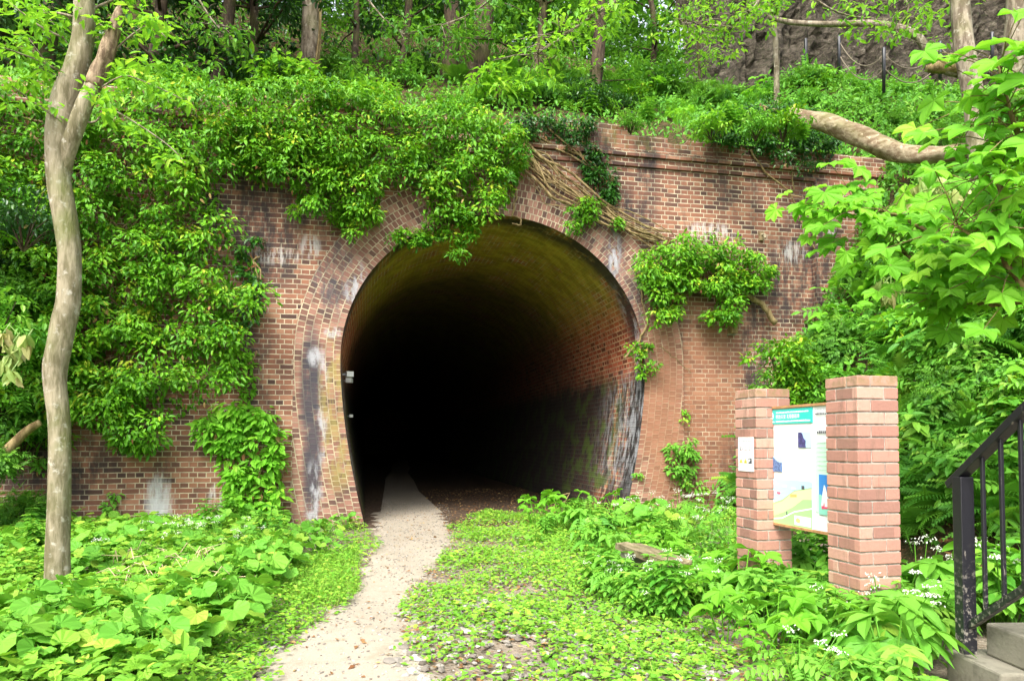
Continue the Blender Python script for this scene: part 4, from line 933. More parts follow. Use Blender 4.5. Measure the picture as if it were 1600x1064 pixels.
# light leafy boughs hanging in over the arch
def bough(name, lst, r0, label, mat=L_LIGHT, n=40, per=9, size=.11, spread=.28, T=OV, cat='branch'):
    pts = [at(x, y, Y) for x, y, Y in lst]; P_, Q_ = smooth_line(pts, [r0*(1-.7*i/(len(pts)-1)) for i in range(len(pts))], 4)
    e = empty(name, P_[0], label=label, cat=cat); inv = Matrix.Translation(-P_[0]); mb = MB(); mb.tube(P_, Q_, 6); lb = LB(); cen = []
    for i in range(n):
        c = random.choice(P_[len(P_)//5:]); q = c + Vector((random.gauss(0,spread), random.gauss(0,spread), random.gauss(-.05,spread*.45))); cen.append(tuple(q)); mb.tube([c, (c+q)/2+Vector((0,0,.03)), q], [r0*.3,r0*.25,r0*.12], 4)
    clumps(lb, T, np.array(cen), .17, per, size, (0,-.4,0), .3, 1.1, .45, .35, .15)
    o = mb.build('twigs', B_GREY, None, True); o.parent = e; o.matrix_parent_inverse = inv
    o = lb.build('leaves', mat); o.parent = e; o.matrix_parent_inverse = inv
bough('leafy_bough', [(1010,-30,10),(950,10,9.8),(890,50,9.6),(840,85,9.4)], .03, 'yellow-green leafy bough drooping in front of the leaning brown trunk', n=60)
bough('leafy_bough', [(1260,-10,13),(1310,20,13),(1370,30,13),(1440,25,13)], .02, 'light green twig cluster above the crooked grey branch', n=26, size=.13, spread=.3)
bough('leafy_bough', [(1380,-40,12.5),(1420,10,12.5),(1400,50,12.5),(1460,75,12.4)], .02, 'thin leafy twigs hanging between crooked branch and blotched trunk', n=26, size=.12, spread=.3)
bough('leafy_bough', [(1200,-20,12),(1170,20,12),(1120,40,12),(1060,30,11.8)], .03, 'light leafy bough at the top over the straight grey trunk', n=60)
bough('leafy_bough', [(790,-20,11),(740,20,11),(690,40,11)], .02, 'green leafy spray in front of the stout dark trunk', L_FOR, n=30)
bough('leafy_bough', [(560,-20,11),(600,30,11),(640,60,11)], .02, 'green leafy spray between pale trunk and dark trunk', L_FOR, n=30)
bough('leafy_bough', [(300,-20,10),(330,30,10),(360,60,10)], .02, 'dark green spray left of the vine-wound pale trunk', L_FOR, n=24)

# ------------------------------------------------------------------ shrub, fern and herb prototypes
def herb(name, T, n, h, size, mat, cat, spread=.18, stalks=True, up=.8, flowers=0, layers=1, droop=.35, nf=24):
    lb = LB()
    for i in range(n):
        a = random.uniform(0, 2*math.pi); rr = spread*math.sqrt(random.random()); hh_ = h*random.uniform(.55, 1.05)
        top = Vector((rr*math.cos(a), rr*math.sin(a), hh_)); d = Vector((math.cos(a), math.sin(a), 0))
        if stalks: lb.tube([Vector((top.x*.2, top.y*.2, -.05)), Vector((top.x*.6, top.y*.6, hh_*.6)), top], [.006,.005,.004], 4, .4, 0)
        lb.add(T, [tuple(top)], [(d.x+random.gauss(0,.3), d.y+random.gauss(0,.3), -droop+random.gauss(0,.15))], [(d.x*.2+random.gauss(0,.15), d.y*.2+random.gauss(0,.15)-.25, up)], [size*random.uniform(.65,1.15)])
    for i in range(flowers):
        p = np.array((random.gauss(0,spread*.8), random.gauss(0,spread*.8), h*random.uniform(.9,1.3)))
        q = p + rng.normal(0, .022, (nf, 3))*np.array((1,1,.4)); lb.add(SI, q, rv(nf), np.array((0,-.4,1))+rv(nf)*.4, .018, mi=1)
        lb.tube([(p[0]*.3,p[1]*.3,h*.3), tuple(p)], [.004,.003], 4, .4, 0)
    o = lb.build(name, [mat, L_WHITE]); o['category'] = cat; return o
def stemmy(name, T, levels, per, h, size, mat, cat, stems=3, spread=.15, droop=.2):
    lb = LB()
    for s_ in range(stems):
        a = random.uniform(0, 2*math.pi); lean = Vector((math.cos(a), math.sin(a), 0))*spread*random.uniform(.3, 1.4); hh_ = h*random.uniform(.7, 1.05); a0 = random.random()*6
        lb.tube([(0,0,-.05), tuple(lean*.5+Vector((0,0,hh_*.5))), tuple(lean+Vector((0,0,hh_)))], [.008,.006,.004], 4, .3, 0)
        for l_ in range(levels):
            k = .3+.7*(l_+1)/levels; p = lean*k + Vector((0,0,hh_*k))
            for j in range(per):
                b = a0 + l_*1.2 + 2*math.pi*j/per; d = (math.cos(b), math.sin(b), -droop+.3*(l_==levels-1))
                lb.add(T, [tuple(p)], [d], [(random.gauss(0,.15), random.gauss(0,.15)-.15, 1)], [size*(1.15-.45*k)*random.uniform(.8,1.15)])
    o = lb.build(name, [mat]); o['category'] = cat; return o
def fern(name, n=9, size=.7):
    lb = LB()
    for i in range(n):
        a = 2*math.pi*i/n+random.uniform(-.3,.3); e_ = random.uniform(.35,.9)
        lb.add(FR, [(0,0,.02)], [(math.cos(a), math.sin(a), e_)], [(-math.cos(a)*e_, -math.sin(a)*e_, 1)], [size*random.uniform(.75,1.1)])
    o = lb.build(name, [L_FERN]); o['category'] = 'fern'; return o
def bush(name, r, nc, per, size, mat, T=OV, cat='shrub', h=1.0):
    e = empty(name, (0,0,0), cat=cat); lb = LB(); mb = MB(); cen = []
    for i in range(nc):
        d = unit(rv(1))[0]; d[2] = abs(d[2]); c = d*r*random.uniform(.4,1)*np.array((1,1,h)) + np.array((0,0,.25*r)); cen.append(c)
        if i % 3 == 0: mb.tube([(0,0,-.1), tuple(c*.5+np.array((0,0,.05))), tuple(c)], [.014,.01,.004], 5)
    clumps(lb, T, np.array(cen), r*.35, per, size, (0,-.5,0), .4, .9, .4, .6, .3)
    mb.build('stems', B_DARK, e, True); lb.build('foliage', mat, e); return e
protos = {}
def proto(key, o): protos[key] = [o, False]
for i in range(3): proto(f'round{i}', herb('butterbur_plant', RO, 9+3*i, .22+.06*i, .165, L_FRESH, 'butterbur', .26))
for i in range(3): proto(f'fern{i}', fern('fern', 9+i, .75))
for i in range(2): proto(f'palm{i}', herb('palmate_plant', PA, 7+i*2, .34, .22, L_FRESH, 'plant', .24, up=1))
for i in range(2): proto(f'pinn{i}', herb('compound_leaf_plant', PI_, 12, .38, .34, L_MID, 'plant', .18))
for i in range(2): proto(f'lobe{i}', herb('lobed_leaf_plant', LO, 8, .45, .27, L_LOBE, 'plant', .26))
for i in range(2): proto(f'stem{i}', stemmy('leafy_herb', OV, 6, 4, .50, .15, L_MID, 'plant', 5, .2))
for i in range(2): proto(f'stemf{i}', stemmy('leafy_herb', OV, 5, 4, .42, .14, L_FRESH, 'plant', 5, .2))
proto('flow0', herb('white_flowered_herb', PI_, 14, .36, .22, L_FRESH, 'wildflower', .2, flowers=5))
proto('flow1', herb('white_flowered_herb', PI_, 12, .30, .20, L_MID, 'wildflower', .22, flowers=4))
proto('bush0', bush('shrub', .6, 34, 30, .10, L_MID)); proto('bush1', bush('shrub', .55, 30, 30, .12, L_FOR, PI_)); proto('bush2', bush('shrub', .7, 36, 34, .09, L_DARK)); proto('bush3', bush('shrub', .6, 30, 22, .15, L_LIGHT)); proto('bush4', bush('shrub', .6, 34, 26, .11, L_IVY))
def sow(key, p, s, label, group, rz=None, tilt=(0,0)):
    e = protos[key]
    rz = random.uniform(0, 6.28) if rz is None else rz
    if not e[1]:
        o = e[0]; e[1] = True; o.location = p; o.rotation_euler = (tilt[0], tilt[1], rz); o.scale = (s, s, s); o['label'] = label; o['group'] = group; return o
    return copytree(e[0], p, rz, s, label, group, tilt)

# bed at the foot of the wall, left of the path
n_ = 0
for k in range(400):
    px, py = random.uniform(-30, 560), random.uniform(815, 1064)
    if n_ > 110: break
    p = onz(px, py, 0)
    if on_path(np.array([p.x]), np.array([p.y]), .35)[0] or py > 900 + (560-px)*.5 or (px > 430 and py > 905): continue
    u, w_ = to_local(p)
    if w_ > -.25 or (p - Vector((-3.6,5.4,0))).length < .65 or (p - Vector((-3.3,5.0,0))).length < .45: continue
    near = 'along the foot of the brick wall' if w_ > -1.3 else ('beside the gravel path' if px > 380 else 'in the open bed before the slender tree')
    sow(f'round{n_%3}', (p.x, p.y, 0), random.uniform(.6, 1.05), f'round-leaved butterbur plant {near}', 'butterbur plants left of the path'); n_ += 1
for k in range(60):
    px, py = random.uniform(-40, 430), random.uniform(900, 1064); p = onz(px, py, 0)
    if py > 880+(430-px)*.55+40 or (p - Vector((-3.6,5.4,0))).length < .55: continue
    sow(random.choice(['stemf0','stemf1','stemf0']), (p.x, p.y, 0), random.uniform(.35,.7), 'low leafy herb in the lush bed at the near side of the slender tree', 'leafy herbs in the lush bed')
for px, py in ((250,835),(275,842),(300,838),(325,848),(240,858),(350,860),(180,870),(395,850)):
    p = onz(px, py+18, 0); sow('flow0' if px % 2 else 'flow1', (p.x, p.y, 0), .85, 'white-flowered herb at the foot of the brick wall near the white stain', 'white-flowered herbs along the wall')
for px, py in ((20,800),(5,830),(45,840),(25,770),(-15,860),(60,870),(330,830),(360,820),(420,850)):
    p = onz(px, max(py, 822)+8, 0); sow('stem0', (p.x, p.y, 0), .9, 'leafy herb tucked behind the butterbur at the end of the wall', 'leafy herbs by the wall')
# right of the path: weeds rising to the bench and pillars
LR = 'between the arch foot and the plank bench'
for k in range(70):
    px = random.uniform(830, 1160); py = random.uniform(805, 925)
    lim = 808 + max(0, (px-880))*.42
    if py > lim + 42 or py < lim - 40: continue
    p = onz(px, py, 0)
    if (p-Vector((1.08,5.45,0))).length < .5: continue
    key = random.choice(['palm0','palm1','round0','stemf0','stemf1','pinn0','lobe0'])
    sow(key, (p.x, p.y, 0), random.uniform(.6,1.0), {'p':'compound-leaved plant','r':'round-leaved plant','s':'leafy herb','l':'lobed-leaf plant'}[key[0]]+' '+LR, 'plants '+LR)
for px, py, s in ((1010,800,1),(1040,812,1),(1060,800,1.1),(960,800,.9),(1090,790,1.2),(1120,800,1.2),(1075,830,1.1),(1140,830,1.1),(1000,885,.7),(985,875,.6)):
    p = onz(px, py+20, 0); sow(random.choice(['flow0','flow1']), (p.x, p.y, 0), s, 'white-flowered herb behind or beside the plank bench', 'white-flowered herbs by the bench')
for px, py, s, key in ((880,812,1.1,'lobe0'),(915,820,1.0,'palm0'),(850,825,.7,'stemf1'),(1015,815,1.2,'round2'),(1045,830,1.3,'round1'),(965,800,1.0,'lobe1'),(935,835,.9,'palm1')):
    p = onz(px, py+14, 0); sow(key, (p.x, p.y, 0), s, 'large-leaved plant at the foot of the arch beyond the bench', 'large-leaved plants at the arch foot')
for q in range(40):
    a = random.uniform(-.6, .75); side = random.choice([-.22,-.3,-.18,.22]); p = Vector((1.08,5.45,0)) + dB*a + nL*(-side if side > 0 else -side)
    sow(random.choice(['stemf0','stemf1','flow0','palm0','stem0']), (p.x, p.y, 0), random.uniform(.5,.85), 'leafy weed growing up against the plank bench', 'weeds against the bench')
for k in range(26):
    u = random.uniform(-2, 6.4); w_ = random.uniform(.55, 1.3); p = loc(u, w_, float(hill_h(np.array(u), np.array(w_)))-.05)
    sow(random.choice(['bush0','bush3','bush4','stem0','lobe1','pinn0']), p, random.uniform(.5,.8), 'bushy plant rooted right behind the parapet', 'plants right behind the parapet')
# around the pillars and the railing
for px, py, s, key in ((1130,905,1.0,'stemf0'),(1075,905,.75,'palm0'),(1110,925,.8,'palm1'),(1160,930,.9,'lobe0'),(1185,940,.9,'palm0'),(1215,935,.9,'palm1'),(1250,930,1.0,'pinn0'),(1270,960,.9,'palm0'),(1235,975,.8,'stemf1'),(1190,960,.7,'round0'),(1290,980,.75,'stemf0'),(1100,890,.8,'pinn0'),(1060,885,.7,'stemf1'),(1150,900,.8,'pinn1'),(1320,1000,.7,'stemf1'),(1240,905,1.0,'stem0'),(1275,900,1.1,'stem1'),(1215,900,1.0,'pinn1')):
    p = onz(px, py+20, 0); sow(key, (p.x, p.y, 0), s, 'fresh green plant in the weeds below the information board', 'plants below the information board')
for px, py, Y, s, key in ((1385,1010,3.45,1.05,'palm0'),(1380,960,3.7,1.0,'palm1'),(1360,960,3.9,.9,'pinn0'),(1410,960,4.0,1.1,'palm0'),(1450,940,4.2,.9,'stemf0'),(1420,1050,3.1,.7,'round0'),(1350,1050,3.2,.6,'stemf1'),(1450,900,4.6,1.2,'palm1'),(1480,860,4.8,1.2,'palm0'),(1560,900,4.6,1.2,'palm1'),(1590,870,4.3,1.1,'stem0'),(1540,860,4.8,1.2,'lobe1'),(1340,1000,3.8,.7,'palm1'),(1375,1080,3.0,.7,'stemf0')):
    x = (px-800)/F*Y; sow(key, (x, Y, max(0, H(x, Y))), s, 'broad fresh-leaved plant between the nearer pillar and the railing post', 'plants by the railing post')
for k in range(24):
    a = random.uniform(0, 6.28); q = PN if k < 15 else PF; d_ = random.uniform(.24, .45); x, Y = q.x+math.cos(a)*d_, q.y+math.sin(a)*d_
    sow(random.choice(['stemf0','flow0','stemf1','pinn0','palm0']), (x, Y, max(0, H(x, Y))), random.uniform(.6,1.0), 'leafy plant crowding the foot of a brick pillar', 'plants at the pillar feet')
for px, Y, s in ((1430,5.2,1.1),(1450,4.9,1.1),(1415,5.0,1),(1560,4.6,1.2),(1580,4.9,1.2),(1540,5.0,1.1),(1400,4.8,.9),(1350,4.2,.8)):
    x = (px-800)/F*Y; sow(random.choice(['flow0','flow1']), (x, Y, max(0, H(x, Y))), s, 'white-flowered herb on the bank behind the railing', 'white-flowered herbs behind the railing')
# the bank right of the portal
def bank_sow(keys, n, box, smin, smax, label, group, lift=0):
    for k in range(n):
        for _ in range(40):
            px, py = random.uniform(box[0], box[2]), random.uniform(box[1], box[3]); p = hit(px, py)
            if p.z > .3 and p.y < 10.9: break
        else: continue
        key = random.choice(keys); sow(key, (p.x, p.y, p.z-.05+lift), random.uniform(smin, smax), label, group, tilt=(random.uniform(.1,.35), -random.uniform(.2,.5)))
for k in range(70):
    px = random.uniform(1000, 1480); Y = random.uniform(3.1, 5.2); x = (px-800)/F*Y
    if x < 1.15 + (5.2-Y)*.12 or (px > 1390 and Y < 3.9) or (Vector((x,Y,0))-PN).length < .3 or (Vector((x,Y,0))-PF).length < .3: continue
    sow(random.choice(['stemf0','stemf1','palm0','palm1','round0','flow0','lobe0']), (x, Y, max(0, H(x, Y))), random.uniform(.4,.75), 'small fresh plant in the weedy margin around the brick pillars', 'small plants around the brick pillars')
bank_sow(['fern0','fern1','fern2'], 44, (1380,560,1600,860), .8, 1.1, 'green fern arching out of the bank beside the nearer pillar', 'ferns beside the nearer pillar')
bank_sow(['fern0','fern1','fern2'], 16, (1290,450,1600,620), .8, 1.1, 'green fern on the upper bank above the pillars', 'ferns on the upper bank')
bank_sow(['fern0','fern1'], 10, (1120,600,1220,780), .9, 1.3, 'fern fanning out left of the farther brick pillar', 'ferns left of the farther pillar')
bank_sow(['stem0','stem1','pinn0','pinn1'], 70, (1230,330,1600,800), .9, 1.5, 'leafy herb on the steep bank behind the brick pillars', 'leafy herbs on the steep bank')
bank_sow(['bush0','bush1','bush4'], 22, (1240,330,1600,720), .6, 1.0, 'rounded green shrub on the steep bank behind the pillars', 'shrubs on the steep bank')
bank_sow(['lobe0','lobe1'], 26, (1280,280,1600,560), .9, 1.4, 'lobed-leaf plant on the upper bank', 'lobed-leaf plants on the upper bank')
bank_sow(['bush0','bush1','stem0','pinn1'], 26, (1400,240,1600,420), .7, 1.2, 'shrubby plant at the top of the bank under the log', 'plants at the top of the bank')
for (px, py, s) in ((1215,545,.75),(1245,570,.7),(1200,590,.6),(1270,600,.8),(1235,610,.7)):
    p = at(px, py, 9.6); sow('bush4' if px % 2 else 'bush0', (p.x, p.y, p.z-.35), s, 'glossy shrub leaning on the wall above the farther pillar', 'glossy shrubs at the end of the wall')
# hill above the wall
for k in range(60):
    px = random.uniform(-30, 1480); py = random.uniform(112, 178); p = hit(px, py)
    if p.y > 22: continue
    if any(abs(px-q) < 38 for q in (482,700,738,922,1074)) and py < 150: continue
    key = random.choice(['bush0','bush1','bush2','bush3','bush4'] if px < 1000 else ['bush0','bush1','bush3'])
    wh = 'behind the ivy mat' if px < 800 else ('above the bare brick parapet' if px < 1230 else 'on the slope above the fallen log')
    sow(key, (p.x, p.y, p.z-.1), random.uniform(.7,1.25) if px < 1230 else random.uniform(.35,.55), f'leafy shrub {wh}', f'shrubs {wh}')
for k in range(40):
    px = random.uniform(800, 1500); py = random.uniform(120, 190); p = hit(px, py)
    sow(random.choice(['stem0','pinn0','pinn1','stemf0','lobe1']), (p.x, p.y, p.z-.05), random.uniform(.9,1.5) if px < 1230 else random.uniform(.5,.8), 'leafy plant on the slope above the parapet', 'plants on the slope above the parapet')
for k in range(34):
    p = hit(random.uniform(1235, 1520), random.uniform(118, 205))
    if p.y > 10.9: sow(random.choice(['bush0','bush1','pinn0','stem0','bush4']), (p.x, p.y, p.z-.08), random.uniform(.35,.6), 'small shrub on the slope between the fallen log and the chain fence', 'small shrubs between log and chain fence')
for k in range(12):
    p = hit(random.uniform(500, 1250), random.uniform(120, 165)); sow(f'fern{k%3}', (p.x, p.y, p.z), 1, 'fern among the shrubs above the wall', 'ferns above the wall')
for px, py, Y, key, s_ in ((1222,185,10.35,'bush4',.62),(1180,180,10.5,'bush0',.55),(1150,175,10.6,'stem0',.9),(1110,180,10.7,'bush3',.5),(1060,172,10.9,'lobe1',.8),(1015,172,11,'stem1',.9),(985,172,11,'bush0',.45),(1250,196,10.4,'stem1',.7)):
    p = at(px, py, Y); sow(key, (p.x, p.y, max(p.z-.35, 5.72) if key[0]=='b' else p.z-.3), s_, 'leafy plant hanging over the edge of the parapet between broken top and log', 'plants over the parapet edge')
# left bank, behind the slender tree
for k in range(34):
    px, py, Y = random.uniform(-60, 45), random.uniform(300, 800), random.uniform(7.6, 9.6); p = at(px, py, Y)
    key = random.choice(['bush0','bush4','bush1','lobe0','stem0'] if py > 450 else ['bush2','bush0','lobe1'])
    sow(key, (p.x, p.y, p.z-.3), random.uniform(.6,.95), 'shrubby growth on the overgrown bank behind the slender tree', 'shrubs on the bank behind the slender tree')
# drooping young pale leaves
def pale(name, spots, Y, label, size=.14):
    lb = LB()
    for px, py in spots:
        c = at(px, py, Y+random.uniform(-.2,.2)); m = 8
        lb.add(OV, np.array([tuple(c)]*m)+rv(m)*.03, rv(m)*.35+np.array((0,0,-1)), rv(m)*.4+np.array((0,-1,.2)), size)
        lb.tube([tuple(c), tuple(c+Vector((.03,.05,.10)))], [.004,.006], 4, 0, 0)
    lb.tube([tuple(at(px, py, Y)+Vector((.02,.05,.08))) for px, py in spots], .006, 4, 0, 0)
    lb.build(name, [L_PALE], label=label, cat='shoots')
pale('drooping_shoots', [(1435,285),(1450,300),(1465,282),(1478,298),(1440,310),(1490,300)], 6.4, 'drooping cream-coloured young shoots under the fallen log')
pale('drooping_shoots', [(1377,442),(1385,448),(1392,444),(1383,456)], 6.3, 'smaller cream young shoots in the middle of the bank')
pale('drooping_shoots', [(5,520),(20,535),(10,560),(30,550),(40,530),(18,580)], 6.6, 'drooping pale green young shoots beside the slender tree', .15)

# big lobed leaves of a tree leaning in from the right
lt2 = empty('lobed_leaf_tree', (3.9, 4.6, 2.0), label='big lobed bright leaves of a young tree leaning in over the bank', cat='tree'); inv2 = Matrix.Translation(-Vector((3.9, 4.6, 2.0)))
lb = LB(); mb = MB()
limbs = [[(1680,560,4.6),(1620,430,4.5),(1570,330,4.4),(1560,240,4.4),(1565,150,4.5)], [(1680,560,4.6),(1620,300,4.3),(1580,180,4.2),(1560,100,4.2)], [(1700,650,4.8),(1600,470,4.9),(1500,400,5.2),(1420,345,5.5),(1350,325,5.8),(1300,330,6.0)], [(1700,600,4.6),(1620,480,4.4),(1560,400,4.3),(1490,350,4.3)], [(1600,470,4.9),(1500,470,5.2),(1420,400,5.6),(1360,380,5.8)]]
for li_, L_ in enumerate(limbs):
    P_, Q_ = smooth_line([at(*q) for q in L_], [.028*(1-.75*i/(len(L_)-1)) for i in range(len(L_))], 6); mb.tube(P_, Q_, 7)
    m = len(P_)
    for i in range(m//4, m):
        for _ in range((3,5,4,4,4)[li_]):
            c = P_[i]; q = c + Vector((random.gauss(-.05,.20), random.gauss(-.05,.20), random.gauss(.02,.14)))
            mb.tube([c, (c+q)/2+Vector((0,0,.03)), q], [.004,.003,.003], 4)
            d = (random.gauss(-.35,.5), random.gauss(-.3,.4), -.35); s_ = random.uniform(.15,.30)
            lb.add(LO7 if li_ in (2,4) else LO, [tuple(q)], [d], [(random.gauss(0,.25)-.1, random.gauss(0,.2)-.55, .85)], [s_])
o = mb.build('branches', B_VINE, None, True); o.parent = lt2; o.matrix_parent_inverse = inv2
o = lb.build('crown', [L_LOBE]); o.parent = lt2; o.matrix_parent_inverse = inv2

# ------------------------------------------------------------------ stuff
lb = LB()   # leaf layer over the bank and the hill
def cover(n, us, ws, fn, T, size, lift, mi, rb=.4):
    u = rng.uniform(*us, n); w_ = rng.uniform(*ws, n); h = fn(u, w_); ok = h > .0; u, w_, h = u[ok], w_[ok], h[ok]
    P_ = np.array(O)[None] + u[:,None]*np.array(UX) + w_[:,None]*np.array(WX); P_[:,2] = h + rng.random(len(u))*lift
    m = len(u); lb.add(T, P_, rv(m)+np.array((0,-.3,-.3)), np.array((-.2,-.5,.9))+rv(m)*.35, size*(.6+.7*rng.random(m)), np.clip(rb+rng.normal(0,.2,m)+.12*wav(u*2,w_*2), 0, 1), mi)
cover(26000, (3.2, 9), (-9.5, .3), bank_h, OV, .11, .45, 0)
cover(1800, (3.2, 9), (-9.5, .3), bank_h, PI_, .30, .5, 0)
cover(20000, (-12, 14), (.5, 8), hill_h, OV, .11, .35, 0, .35)
cover(15000, (4.5, 13), (.5, 5.0), hill_h, OV, .10, .35, 0, .45)
cover(1600, (4.5, 13), (.5, 5.0), hill_h, PI_, .26, .35, 0, .5)
cover(5000, (-12, -5.8), (-3, .3), bankL_h, OV, .13, .5, 0, .4)
cover(2500, (3.0, 9), (-9.5, .3), bank_h, OV, .10, .2, 1)
lb.build('undergrowth', [L_MID, L_BROWN], kind='stuff', label='mixed low leaves covering the bank and the hill')
# far woodland behind the hill trees
lb = LB(); cen = []
for k in range(3400):
    u = random.uniform(-30, 9); w_ = random.uniform(8.5, 22); 
    hh_ = float(hill_h(np.array(u), np.array(w_)))
    if u > 8.5: continue
    z = hh_ + random.uniform(0, 6.5)
    if u < -6 and random.random() < .35: continue
    cen.append(tuple(loc(u, w_, z)))
for k in range(900):
    u = random.uniform(-1, 9); w_ = random.uniform(9, 20); cen.append(tuple(loc(u, w_, float(hill_h(np.array(min(u,5)), np.array(w_))) + random.uniform(0, 6))))
cen = np.array(cen); clumps(lb, OV, cen, rng.uniform(.5, 1.1, len(cen)), 26, .26, (0,-.5,0), .4, .9, .4, .6, .2)
lb.build('far_woodland', [L_FOR], kind='stuff', label='dense woods closing the view above the hill')
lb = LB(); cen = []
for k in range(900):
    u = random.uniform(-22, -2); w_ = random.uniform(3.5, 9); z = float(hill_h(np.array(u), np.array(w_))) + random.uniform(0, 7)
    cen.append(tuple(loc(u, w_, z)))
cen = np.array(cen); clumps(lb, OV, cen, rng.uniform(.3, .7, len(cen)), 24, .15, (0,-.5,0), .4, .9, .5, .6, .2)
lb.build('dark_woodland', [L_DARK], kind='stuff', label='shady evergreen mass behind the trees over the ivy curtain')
# clover and weeds on the ground
def gpts(n, P):
    q = poly_pts(P, n); X = []; 
    P3 = np.array([tuple(onz(x, y, 0)) for x, y in q]); return P3
def gpoly(Ppx): return np.array([tuple(onz(x, y, 0))[:2] for x, y in Ppx])
def gscatter(n, Ppx, freq=1.1, th=-.1, pad=-.09, dens_=None):
    P = gpoly(Ppx); q = poly_pts(P, n); x, y = q[:,0], q[:,1]
    nz = wav(x*freq*1.6, y*freq*1.6, 1)+.55*wav(x*4.1+3, y*4.7, 1)+rng.normal(0,.25,len(x))
    ok = (nz > th) & (~on_path(x, y, pad) | (~on_path(x, y, pad-.14) & (rng.random(len(x)) < .25)))
    x, y = x[ok], y[ok]; return np.stack([x, y, np.array([gz(a, b) for a, b in zip(x, y)])], 1)
RP = [(600,1110),(620,960),(640,915),(690,870),(700,818),(760,800),(870,812),(960,850),(1020,900),(1120,950),(1220,975),(1330,1010),(1500,1110)]
LP_ = [(-60,1120),(-60,820),(440,825),(560,815),(600,860),(560,930),(500,1000),(420,1120)]
lb = LB()
for n, T, s_, hgt, th, poly_, mi in ((34000, SI, .036, .06, -.22, RP, 0), (7000, RO, .04, .06, .05, RP, 0), (9000, OV, .05, .10, -.25, LP_, 0), (9000, SI, .04, .07, -.5, [(300,1110),(330,960),(470,870),(560,860),(560,930),(500,1000),(430,1110)], 0), (16000, OV, .075, .22, -.6, [(-60,1120),(-60,820),(440,825),(470,880),(330,960),(300,1120)], 0), (3000, RO, .09, .25, -.5, [(-60,1120),(-60,830),(440,830),(460,870),(330,940),(280,1120)], 0), (5000, OV, .07, .2, -.9, [(870,812),(900,800),(1160,800),(1300,900),(1420,1064),(1300,1010),(1020,900)], 0)):
    p = gscatter(n, poly_, th=th); m = len(p); p[:,2] += rng.random(m)*hgt + .012
    lb.add(T, p, rv(m)*np.array((1,1,.25)), np.array((0,-.1,1))+rv(m)*.25, s_*(.6+.8*rng.random(m)), None, mi)
for n, poly_, th in ((3000, LP_, .2), (1100, [(690,850),(700,818),(760,800),(880,795),(900,830),(780,850)], .0), (2500, RP, .45), (2500, [(430,900),(560,860),(560,930),(480,985)], -.8)):
    p = gscatter(n, poly_, th=th); m = len(p); lb.add(BL, p, rv(m)*np.array((.4,.4,0))+np.array((0,0,1)), rv(m), .06+.09*rng.random(m), None, 1)
lb.build('weeds', [L_WEED, L_GRASS], kind='stuff', label='clover, grass and small weeds carpeting the ground')
lb = LB(); 
for n, poly_, th in ((5000, RP, -1), (2500, LP_, -1), (260, [(400,1110),(600,800),(700,800),(640,1110)], -3)):
    p = gscatter(n, poly_, th=th, pad=-9 if th == -3 else -.05); m = len(p); p[:,2] += .012+rng.random(m)*.012
    lb.add(SI, p, rv(m)*np.array((1,1,.1)), np.array((0,0,1))+rv(m)*.3, .02+.035*rng.random(m), None)
p = []
for k in range(1600):
    u, w_ = random.uniform(-1.0, 1.9), random.uniform(-.6, 7); p.append(tuple(loc(u, w_, 0)))
p = np.array(p); p = p[~on_path(p[:,0], p[:,1], -.05)]; p[:,2] = .03; m = len(p); lb.add(SI, p, rv(m)*np.array((1,1,.1)), np.array((0,0,1))+rv(m)*.3, .03+.03*rng.random(m), None)
lb.build('fallen_leaves', [L_BROWN], kind='stuff', label='dry brown leaves scattered over the ground')
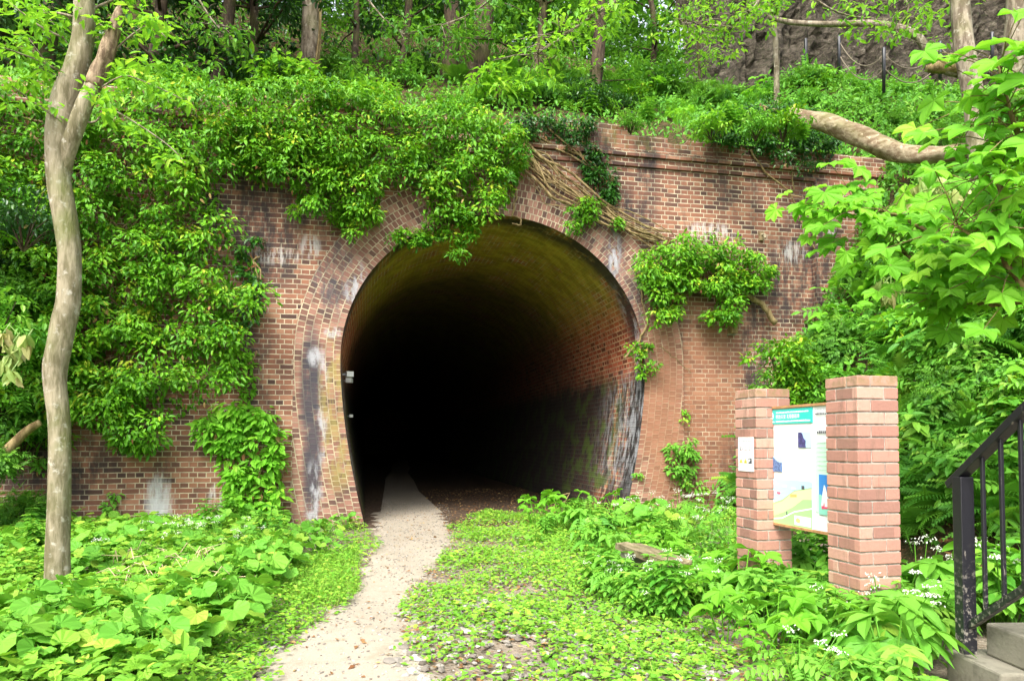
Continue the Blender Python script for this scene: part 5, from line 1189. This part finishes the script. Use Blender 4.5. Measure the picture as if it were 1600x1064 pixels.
# stones
def ico():
    t_ = (1+5**.5)/2; v = np.array([(-1,t_,0),(1,t_,0),(-1,-t_,0),(1,-t_,0),(0,-1,t_),(0,1,t_),(0,-1,-t_),(0,1,-t_),(t_,0,-1),(t_,0,1),(-t_,0,-1),(-t_,0,1)], float); v /= np.linalg.norm(v[0])
    return v, [(0,11,5),(0,5,1),(0,1,7),(0,7,10),(0,10,11),(1,5,9),(5,11,4),(11,10,2),(10,7,6),(7,1,8),(3,9,4),(3,4,2),(3,2,6),(3,6,8),(3,8,9),(4,9,5),(2,4,11),(6,2,10),(8,6,7),(9,8,1)]
lb = LB(); base_i = ico()
for var in range(5):
    tv = base_i[0]*np.array((1, .75, .45))*(1+rng.normal(0,.13,(12,1)))
    for n, poly_, s0, s1, th, pad in ((700, RP, .012, .03, -.2, -.05), (260, [(600,1110),(620,960),(800,930),(1150,960),(1150,1110)], .02, .045, -.3, -.3), (700, [(380,1110),(560,900),(600,780),(700,790),(720,900),(720,1110)], .005, .014, -9, -9), (200, [(300,1110),(380,950),(460,960),(420,1110)], .01, .03, -.5, -.05)):
        p = gscatter(n, poly_, th=th, pad=pad); m = len(p); p[:,2] += .014
        lb.add((tv, base_i[1]), p, rv(m)*np.array((1,1,.1)), np.array((0,0,1))+rv(m)*.15, s0+(s1-s0)*rng.random(m)**2)
t = NT('pebbles'); col = t.ramp(t.rnd(), [(0, (.12,.10,.08)), (.5, (.22,.20,.17)), (1, (.40,.37,.33))]); M_PEB = t.fin(t.bsdf(col, .85, .2))
lb.build('gravel', [M_PEB], kind='stuff', label='loose stones and gravel on and beside the path')
# dry stalks in the left bed
lb = LB()
for k in range(60):
    p = onz(random.uniform(170, 330), random.uniform(895, 950), 0); a = random.uniform(0, 6.28); L_ = random.uniform(.15,.45)
    lb.tube([tuple(p+Vector((0,0,.12))), tuple(p+Vector((math.cos(a)*L_*.5, math.sin(a)*L_*.3, .12+random.uniform(.05,.2)))), tuple(p+Vector((math.cos(a)*L_, math.sin(a)*L_*.6, .08+random.uniform(0,.2))))], [.005,.004,.002], 4, .8, 0)
lb.build('dead_stalks', [simple('straw', (.5,.40,.24), .9, .1)], kind='stuff', label='tangle of pale dead stalks in the herb bed')
mb = MB()
for pl in ([(862,800),(872,775),(850,765)],[(872,775),(890,770)],[(866,792),(884,782),(890,770)]):
    P_ = [onplane(x, y, loc(0,-.1,0)+Vector((0,0,0)), WX) for x, y in pl]; mb.tube(P_, [.012]+[.007]*(len(P_)-1), 5)
tag(mb.build('dead_twig', B_VINE, None, True), 'bare forked twig at the foot of the tunnel wall', 'twig')
